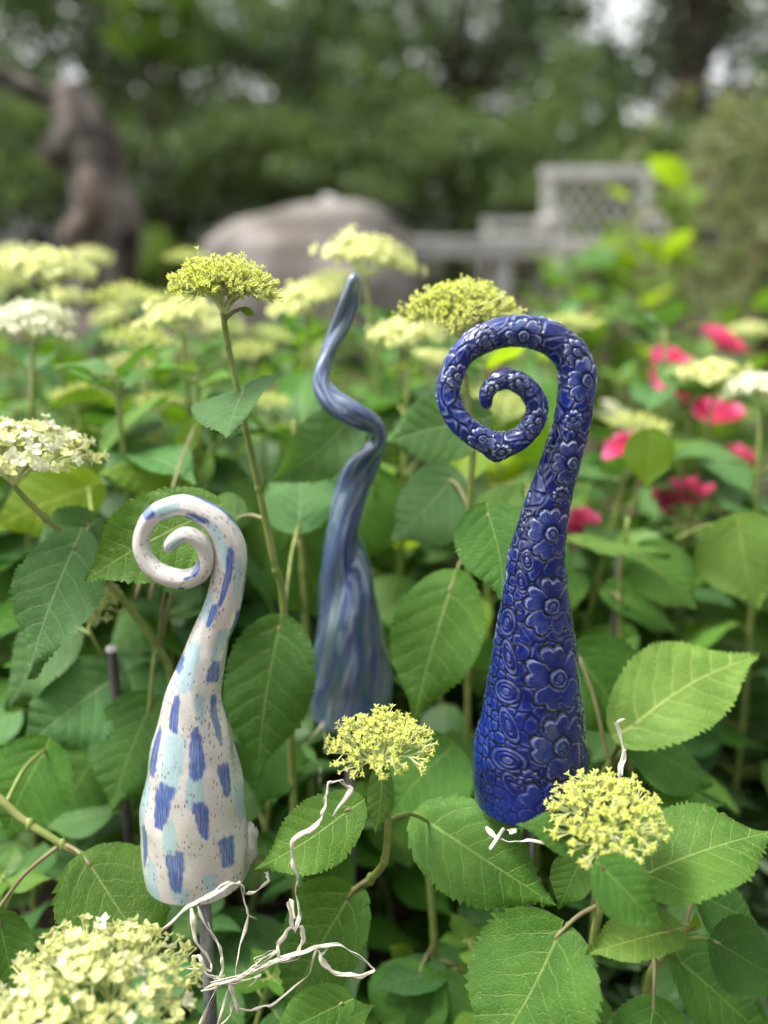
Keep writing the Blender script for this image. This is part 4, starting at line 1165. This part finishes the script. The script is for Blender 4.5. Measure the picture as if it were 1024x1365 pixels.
rose_bush('pink rose bush with several blooms beyond the right hand hydrangea leaves', [(958, 462, 62, 1.62), (892, 500, 72, 1.6), (905, 516, 56, 1.58), (950, 562, 74, 1.55), (985, 612, 44, 1.5), (925, 545, 50, 1.6)], (0.62, 1.62))
rose_bush('low pink roses peeping out between leaves beside the cobalt sculpture neck', [(838, 604, 58, 1.22), (905, 662, 62, 1.16), (932, 668, 52, 1.17), (880, 670, 48, 1.18), (775, 704, 50, 1.2), (850, 726, 26, 1.2), (765, 778, 22, 1.2), (1000, 690, 24, 1.25)], (0.38, 1.26))

# ------------------------------------------------------------------ garden furniture, boulder, driftwood
def box(g, c, s, rot=None, bevel=0.12):
    """slightly bevelled bar"""
    hx, hy, hz = s[0] / 2, s[1] / 2, s[2] / 2; b = min(hx, hy, hz) * bevel * 2
    V = []
    for z, k in ((-hz, 1), (-hz + b, 0), (hz - b, 0), (hz, 1)):
        e = b if k else 0
        V += [(-hx + e, -hy + e, z), (hx - e, -hy + e, z), (hx - e, hy - e, z), (-hx + e, hy - e, z)]
    V = np.array(V)
    if rot is not None: V = V @ np.array(rot).T
    Q = [(3, 2, 1, 0), (12, 13, 14, 15)]
    for l in range(3):
        for k in range(4): Q.append((l * 4 + k, l * 4 + (k + 1) % 4, l * 4 + 4 + (k + 1) % 4, l * 4 + 4 + k))
    g.add(V + np.array(c), Q)
    return g
def bar(name, root, c, s, rot=None, mat='grey_wood'):
    return box(Geo(), c, s, rot).build(name, M[mat], root, smooth=False, origin=(0, 0, 0))

FY = 6.0
gz = ground_z(0.3, FY)
k6 = mpp(300, FY)
# long low table left of the chair
xl, xr = P(470, 325, FY).x, P(724, 325, FY).x
zt = P(512, 318, FY).z - gz
root = empty('garden_table', ((xl + xr) / 2, FY, gz)); tag(root, 'long low weathered grey table behind the boulder', 'table')
w = xr - xl
for j in range(6): bar('plank', root, (0, -0.30 + j * 0.12, zt - 0.02), (w, 0.112, 0.035))
bar('apron', root, (0, -0.33, zt - 0.078), (w - 0.04, 0.025, 0.07)); bar('apron', root, (0, 0.33, zt - 0.078), (w - 0.04, 0.025, 0.07))
for sx in (-1, 1):
    for sy in (-1, 1):
        bar('leg', root, (sx * (w / 2 - 0.28 if sx > 0 else w / 2 - 0.1), sy * 0.28, (zt - 0.04) / 2 - 0.01), (0.085, 0.085, zt - 0.035))
# lattice-backed chair
xa, xb = P(727, 240, FY).x, P(872, 240, FY).x
ztop = P(512, 228, FY).z - gz; zs = 0.47
root = empty('lattice_chair', ((xa + xb) / 2, FY + 0.05, gz)); tag(root, 'weathered grey garden chair with tall diagonal lattice back', 'chair')
w = xb - xa
for sx in (-1, 1):
    bar('post', root, (sx * (w / 2 - 0.03), 0, ztop / 2), (0.058, 0.05, ztop - 0.02))
    bar('leg', root, (sx * (w / 2 - 0.03), -0.52, 0.31), (0.065, 0.06, 0.62)); bar('armrest', root, (sx * (w / 2 - 0.03), -0.27, 0.635), (0.09, 0.60, 0.035))
bar('top_rail', root, (0, 0, ztop - 0.012), (w + 0.04, 0.065, 0.065)); bar('lower_rail', root, (0, 0, zs + 0.02), (w - 0.1, 0.05, 0.06))
for j in range(5): bar('seat_slat', root, (0, -0.05 - j * 0.115, zs - 0.03), (w - 0.12, 0.10, 0.028))
bh = ztop - 0.06 - zs - 0.05; bw = w - 0.12; zc = zs + 0.05 + bh / 2
for sg in (-1, 1):
    for j in range(-9, 10):
        o = j * 0.085
        a = R(55) * sg
        # clip the slat to the frame
        ts = [t for t in np.linspace(-1, 1, 161) if abs(o + t * math.cos(a)) < bw / 2 and abs(t * math.sin(a)) < bh / 2]
        if len(ts) < 8: continue
        t0, t1 = ts[0], ts[-1]; tm = (t0 + t1) / 2
        bar('lattice_slat', root, (o + tm * math.cos(a), 0.012 * sg, zc + tm * math.sin(a)), (t1 - t0, 0.012, 0.015), Matrix.Rotation(-a, 3, 'Y'))
# low chair showing over the table
root = empty('low_chair', (P(690, 300, 7.2).x, 7.2, ground_z(1, 7.2))); tag(root, 'low grey chair with slatted back showing above the long table', 'chair')
zb = P(512, 290, 7.2).z - root.location.z
for sx in (-1, 1):
    bar('post', root, (sx * 0.20, 0.2, zb / 2), (0.06, 0.05, zb)); bar('leg', root, (sx * 0.20, -0.2, 0.21), (0.06, 0.05, 0.42))
for j in range(3): bar('back_slat', root, (0, 0.2, zb - 0.03 - j * 0.11), (0.36, 0.03, 0.05))
bar('seat', root, (0, 0, 0.43), (0.46, 0.46, 0.03))

def lumpy(C, S, seed, nu=60, nv=44, amp=0.06, pw=1.0):
    r = np.random.default_rng(seed)
    a = np.linspace(0, math.pi, nv)[:, None]; b = np.linspace(0, 2 * math.pi, nu, endpoint=False)[None]
    d = np.stack([np.sin(a) * np.cos(b), np.sin(a) * np.sin(b), np.cos(a) + 0 * b], -1)
    rad = np.ones(d.shape[:2])
    for f, am in ((1.6, amp), (3.2, amp * .55), (7, amp * .25), (15, amp * .12)):
        for _ in range(3):
            k = r.normal(0, f, 3); rad += am / 1.7 * np.sin(d @ k + r.uniform(0, 6))
    d = np.sign(d) * np.abs(d) ** pw
    V = (d * rad[..., None] * np.array(S)).reshape(-1, 3) + np.array(C)
    return V, grid_quads(nv, nu, True)[:, ::-1]
by = 5.0
pl, pr_ = P(283, 400, by), P(562, 400, by); ptop = P(420, 270, by)
gzb = ground_z(0, by); hh = ptop.z - gzb
V, Q = lumpy(((pl.x + pr_.x) / 2, by, gzb + hh * 0.42), ((pr_.x - pl.x) / 2 * 0.93, 0.5, hh * 0.60), 3, amp=0.075, pw=0.72)
g = Geo().add(V, Q); o = g.build('boulder', M['stone'], origin=((pl.x + pr_.x) / 2, by, gzb)); tag(o, 'large rounded taupe boulder in front of the long grey table', 'boulder')
c = P(440, 268, by); V, Q = lumpy(c, (0.05, 0.04, 0.024), 15, 30, 22, 0.25)
tag(Geo().add(V, Q).build('stone', M['pale_stone'], origin=c), 'small pale stone lying on top of the boulder', 'stone')

def driftwood():
    Y = 4.3
    b = P(150, 420, Y); gzz = ground_z(b.x, Y)
    root = empty('driftwood_sculpture', (b.x, Y, gzz)); tag(root, 'tall weathered brown driftwood sculpture with an arm reaching sideways', 'sculpture')
    rows = [(*Vector((b.x + .02, Y, gzz - .05)), .17), (*P(142, 400, Y), .13), (*P(140, 340, Y), .145), (*P(142, 290, Y), .145), (*P(130, 240, Y), .125), (*P(122, 200, Y), .125), (*P(104, 165, Y), .11), (*P(92, 138, Y), .095), (*P(84, 120, Y), .07), (*P(80, 110, Y), .025)]
    def limb(rows, n, nt, seed, amp):
        q, s = spline(rows, n); T, N, B = frames(q[:, :3], (0, -1, 0)); r = np.random.default_rng(seed)
        th = np.linspace(-math.pi, math.pi, nt, endpoint=False)[None]
        rad = np.ones((n, nt))
        for _ in range(9):
            f = int(r.integers(1, 7)); rad += amp * r.uniform(.4, 1) / math.sqrt(f) * np.sin(f * th + s[:, None] * r.uniform(-9, 9) + r.uniform(0, 6))
        V = q[:, None, :3] + (q[:, 3][:, None] * rad)[..., None] * (np.sin(th)[..., None] * -N[:, None] + np.cos(th)[..., None] * B[:, None])
        V = np.vstack([V.reshape(-1, 3), q[0, :3], q[-1, :3]])
        Tn = [(n * nt, k, (k + 1) % nt) for k in range(nt)] + [(n * nt + 1, (n - 1) * nt + (k + 1) % nt, (n - 1) * nt + k) for k in range(nt)]
        return Geo().add(V, grid_quads(n, nt, True)[:, ::-1], Tn)
    limb([(*q[:3], q[3] * 0.88) for q in rows], 110, 64, 4, 0.16).build('trunk', M['drift'], root)
    limb([(*P(96, 140, Y), .06), (*P(62, 132, Y - .05), .038), (*P(28, 114, Y - .1), .042), (*P(-30, 86, Y - .15), .04)], 40, 24, 6, 0.12).build('arm', M['drift'], root)
    limb([(*P(112, 225, Y - .14), .02), (*P(118, 250, Y - .16), .05), (*P(126, 280, Y - .16), .045), (*P(130, 300, Y - .15), .015)], 30, 20, 8, 0.1).build('bare_wood', M['rust_wood'], root)
    limb([(*P(92, 330, Y - .1), .02), (*P(98, 318, Y - .13), .05), (*P(106, 300, Y - .13), .05), (*P(108, 285, Y - .1), .02)], 24, 20, 9, 0.1).build('knot', M['rust_wood'], root)
    limb([(*P(82, 225, Y - .05), .02), (*P(76, 205, Y - .08), .06), (*P(86, 180, Y - .08), .05), (*P(92, 165, Y - .05), .02)], 24, 20, 12, 0.1).build('burl', M['drift'], root)
driftwood()

# ------------------------------------------------------------------ shrubs near the chair, weeping shrub, trees
def crown_mesh(seed, clumps, per, rad, L, W, mat, name='crown', hollow=0.35, zsq=1.0, clump_r=0.28, droop=0.25):
    r = np.random.default_rng(seed); g = Geo(); cs = []
    while len(cs) < clumps:
        p = r.uniform(-1, 1, 3); d = np.linalg.norm(p)
        if hollow < d < 1.0: cs.append(p * np.array(rad) * (1 + 0.12 * math.sin(p[0] * 5 + seed) + 0.1 * math.sin(p[2] * 7)))
    for c in cs:
        m = int(per * r.uniform(0.5, 1.4)); k = r.normal(0, 1, (m, 3)); k /= np.linalg.norm(k, axis=1)[:, None]
        k = k * (r.uniform(0, 1, (m, 1)) ** 0.5) * clump_r * r.uniform(0.6, 1.3) * np.array([1.15, 1.15, 0.62])
        scatter_leaves(g, c + k, L, W, r, 0.7, droop)
    return g.mesh(name, M[mat], smooth=False), cs
def tree(name, label, cat, x, y, crown, zc, tr, scale=1.0, rz=0.0, group=None, limbs=9, mat='bark'):
    z0 = ground_z(x, y)
    root = empty(name, (x, y, z0)); tag(root, label, cat, group)
    me, cs = crown
    g = Geo(); r = np.random.default_rng(int(abs(x * 31 + y * 17)))
    rot = Matrix.Rotation(rz, 3, 'Z')
    top = Vector((r.normal(0, .1), r.normal(0, .1), zc * 0.95))
    tube(g, [(0, 0, -0.1), (r.normal(0, .04), r.normal(0, .04), zc * 0.3), (r.normal(0, .07), r.normal(0, .07), zc * 0.65), top], [tr * 1.35, tr, tr * .75, tr * .35], 12, 20)
    for k in range(limbs):
        c = rot @ Vector(cs[(k * 7) % len(cs)]) * scale + Vector((0, 0, zc)); f = r.uniform(0.3, 0.95); st = Vector((0, 0, zc * f))
        tube(g, [st, st.lerp(c, .5) + Vector((0, 0, .08 * scale)), c], [tr * .4, tr * .26, tr * .08], 6, 8, cap=False)
    put('trunk', g.mesh('trunk', M[mat]), root)
    put('crown', me, root, Matrix.Translation((0, 0, zc)) @ rot.to_4x4() @ Matrix.Scale(scale, 4))
    return root

CR = [crown_mesh(21, 86, 92, (1.9, 1.7, 2.3), 0.12, 0.075, 'bg_leaf', clump_r=0.40),
      crown_mesh(22, 86, 92, (1.8, 1.8, 2.2), 0.13, 0.070, 'bg_leaf_blue', clump_r=0.40),
      crown_mesh(23, 80, 92, (2.0, 1.6, 2.0), 0.11, 0.080, 'bg_leaf', clump_r=0.38),
      crown_mesh(24, 55, 80, (1.0, 0.9, 1.2), 0.12, 0.075, 'bg_lime', clump_r=0.3),
      crown_mesh(25, 70, 90, (1.25, 0.9, 0.95), 0.085, 0.055, 'bg_leaf', clump_r=0.34, hollow=0.1)]
TG = 'trees of the woodland edge'
def backdrop(x, y):
    px = 512 + FPX * x / y
    for lim, w in ((60, 'behind the driftwood arm'), (200, 'behind the driftwood'), (300, 'between the driftwood and the boulder'), (430, 'behind the boulder'), (560, 'behind the boulder end of the table'), (720, 'behind the long table'), (860, 'behind the lattice chair')):
        if px < lim: return w
    return 'behind the weeping shrub'
for (x, y, c, zc, s, rz) in [(-4.6, 11.0, 0, 2.9, 1.0, .3), (-2.6, 12.2, 1, 3.0, 1.05, 1.2), (-0.9, 11.2, 2, 2.8, 1.0, 2.2), (0.9, 12.4, 0, 3.0, 1.05, 3.4), (2.6, 11.4, 1, 2.8, .95, 4.0), (4.6, 12.9, 2, 2.6, .85, 5.0), (6.2, 11.2, 0, 2.8, 1.0, 0.6),
                              (-6.4, 12.8, 1, 3.0, 1.1, 2.6), (-3.8, 14.5, 2, 3.0, 1.15, .9), (-1.6, 15.2, 0, 2.2, 1.0, 4.4), (0.4, 15.0, 1, 2.6, 1.1, 5.3), (2.4, 14.8, 2, 2.0, 1.0, 1.8), (7.0, 14.6, 1, 3.0, 1.1, 2.0)]:
    tree('leafy_tree', ('tall dark leafy tree ', 'bluish-green leafy tree ', 'broad leafy tree ')[c] + ('in the front row ' if y < 12 else 'in the middle row ' if y < 14 else 'in the rear row ') + backdrop(x, y), 'tree', x, y, CR[c], zc, 0.13, s, rz, TG)
for (x, y, c, zc, sc, rz, lb) in [(-8.6, 10.2, 0, 2.9, 1.1, 1.0, 'added unseen dark leafy tree past the driftwood arm'), (-9.4, 6.0, 2, 3.0, 1.15, 2.0, 'added unseen broad leafy tree well past the driftwood'),
                             (8.2, 7.0, 1, 3.0, 1.15, 3.0, 'added unseen bluish-green leafy tree past the weeping shrub'), (8.6, 1.5, 0, 3.2, 1.2, 4.0, 'added unseen dark leafy tree across from the roses'),
                             (-4.6, -5.6, 1, 3.3, 1.2, 0.4, 'added unseen bluish-green leafy tree behind the camera facing the white sculpture'), (0.2, -6.8, 2, 3.4, 1.3, 1.5, 'added unseen broad leafy tree behind the camera facing the corkscrew sculpture'), (4.8, -5.4, 0, 3.3, 1.2, 2.7, 'added unseen dark leafy tree behind the camera facing the cobalt sculpture')]:
    tree('leafy_tree', lb, 'tree', x, y, CR[c], zc, 0.14, sc, rz, 'added unseen trees round the garden')  # out-of-view trees added to darken glaze reflections and fill side views
tree('leafy_tree', 'slim bare-trunked dark tree behind the lattice chair', 'tree', 3.05, 10.2, CR[2], 4.4, 0.17, 0.8, 1.0)
tree('lime_tree', 'young lime green tree glowing against the dark woodland', 'tree', -2.12, 9.6, CR[3], 2.75, 0.05, 0.52, 0.4)
tree('lime_tree', 'small yellow-green bush low at the foot of the woodland', 'shrub', -2.05, 8.2, CR[3], 0.35, 0.03, 0.30, 2.4)
for k, (x, y, s, rz) in enumerate([(-5.0, 9.6, 1.0, .2), (-3.3, 9.4, 1.05, 1.4), (-1.5, 10.0, 1.1, 2.7), (0.1, 9.6, 1.0, 3.3), (1.6, 9.8, 1.05, 4.4), (3.2, 9.9, 1.0, 5.2), (4.9, 9.4, 1.1, .9)]):
    tree('dark_shrub', 'dense dark green shrub under the woodland trees ' + backdrop(x, y), 'shrub', x, y, CR[4], 1.0, 0.05, s * 1.12, rz, 'understorey shrubs')

def stem_shrub(name, label, x, y, stems, height, spread, leaf_key, per, L, seed, cat='shrub', group=None):
    z0 = ground_z(x, y); root = empty(name, (x, y, z0)); tag(root, label, cat, group)
    r = np.random.default_rng(seed)
    for k in range(stems):
        a = r.uniform(0, 6.28); d = spread * math.sqrt(r.uniform(0, 1)); h = height * r.uniform(0.6, 1.0)
        e = Vector((d * math.cos(a), d * math.sin(a), h)); st = Vector((e.x * .2, e.y * .2, -.03))
        g = Geo(); tube(g, [st, st.lerp(e, .5) + Vector((r.normal(0, .04), r.normal(0, .04), .02)), e], [.007, .005, .003], 6, 10)
        put('branch', g.mesh('branch', M['wood_stem']), root)
        for j in range(per):
            f = 0.3 + 0.7 * (j + r.uniform(0, 1)) / per; p = st.lerp(e, f); az = j * 2.4 + r.normal(0, .3)
            m = Matrix.Rotation(az, 4, 'Z') @ Matrix.Rotation(r.uniform(-0.5, 0.7), 4, 'X') @ Matrix.Rotation(r.normal(0, .4), 4, 'Y') @ Matrix.Scale(L * r.uniform(.7, 1.2), 4); m.translation = p
            put('leaf', LEAVES[leaf_key if r.uniform() > .2 else 'leaf'][int(r.integers(4))], root, m)
p = P(885, 300, 3.2)
stem_shrub('young_shrub', 'bright lime young shrub with large leaves in front of the lattice chair', p.x, 3.2, 7, 1.02, .16, 'leaf_lime', 7, .15, 3)
p = P(775, 340, 3.6); stem_shrub('young_shrub', 'fresh green shrub growing up before the seat of the lattice chair', p.x, 3.6, 9, .74, .22, 'leaf_fresh', 7, .11, 4)
p = P(860, 400, 2.9); stem_shrub('young_shrub', 'low green shrub between the lattice chair and the roses', p.x, 2.9, 12, .62, .32, 'leaf_fresh', 8, .10, 5)
p = P(985, 420, 2.6); stem_shrub('young_shrub', 'leafy green shrub behind the pink roses under the weeping shrub', p.x, 2.6, 12, .60, .30, 'leaf_fresh', 8, .10, 6)
p = P(700, 430, 2.7); stem_shrub('young_shrub', 'small leafy shrub behind the cobalt coil before the table leg', p.x, 2.7, 9, .42, .26, 'leaf_blue', 7, .10, 7)

def weeping():
    x, y = P(1010, 300, 4.0).x + .25, 4.1
    z0 = ground_z(x, y); root = empty('weeping_shrub', (x, y, z0)); tag(root, 'large grey-green weeping shrub with arching thin branches beside the chair', 'shrub')
    r = np.random.default_rng(9)
    gl = Geo(); gb = Geo()
    for k in range(105):
        a = r.uniform(0, 6.28); d = r.uniform(0.25, 1.05); h = r.uniform(0.4, 1.3)
        e = Vector((d * math.cos(a), d * math.sin(a), h * r.uniform(.25, .75)))
        top = Vector((e.x * .55, e.y * .55, h))
        pts = [(0.1 * math.cos(a), .1 * math.sin(a), 0), tuple(Vector((e.x * .25, e.y * .25, h * .7))), tuple(top), tuple(e)]
        tube(gb, pts, [.007, .005, .004, .002], 4, 14, cap=False)
        q, _ = spline(pts, 40)
        sel = q[8:]; m = 2
        sel = sel[::2]; cc = np.repeat(sel, m, 0) + r.normal(0, .02, (len(sel) * m, 3)); scatter_leaves(gl, cc, 0.11, 0.030, r, .3, .3)
    put('branches', gb.mesh('branches', M['wood_stem']), root)
    f = put('foliage', gl.mesh('foliage', M['grey_leaf'], False), root); f['kind'] = 'stuff'
weeping()
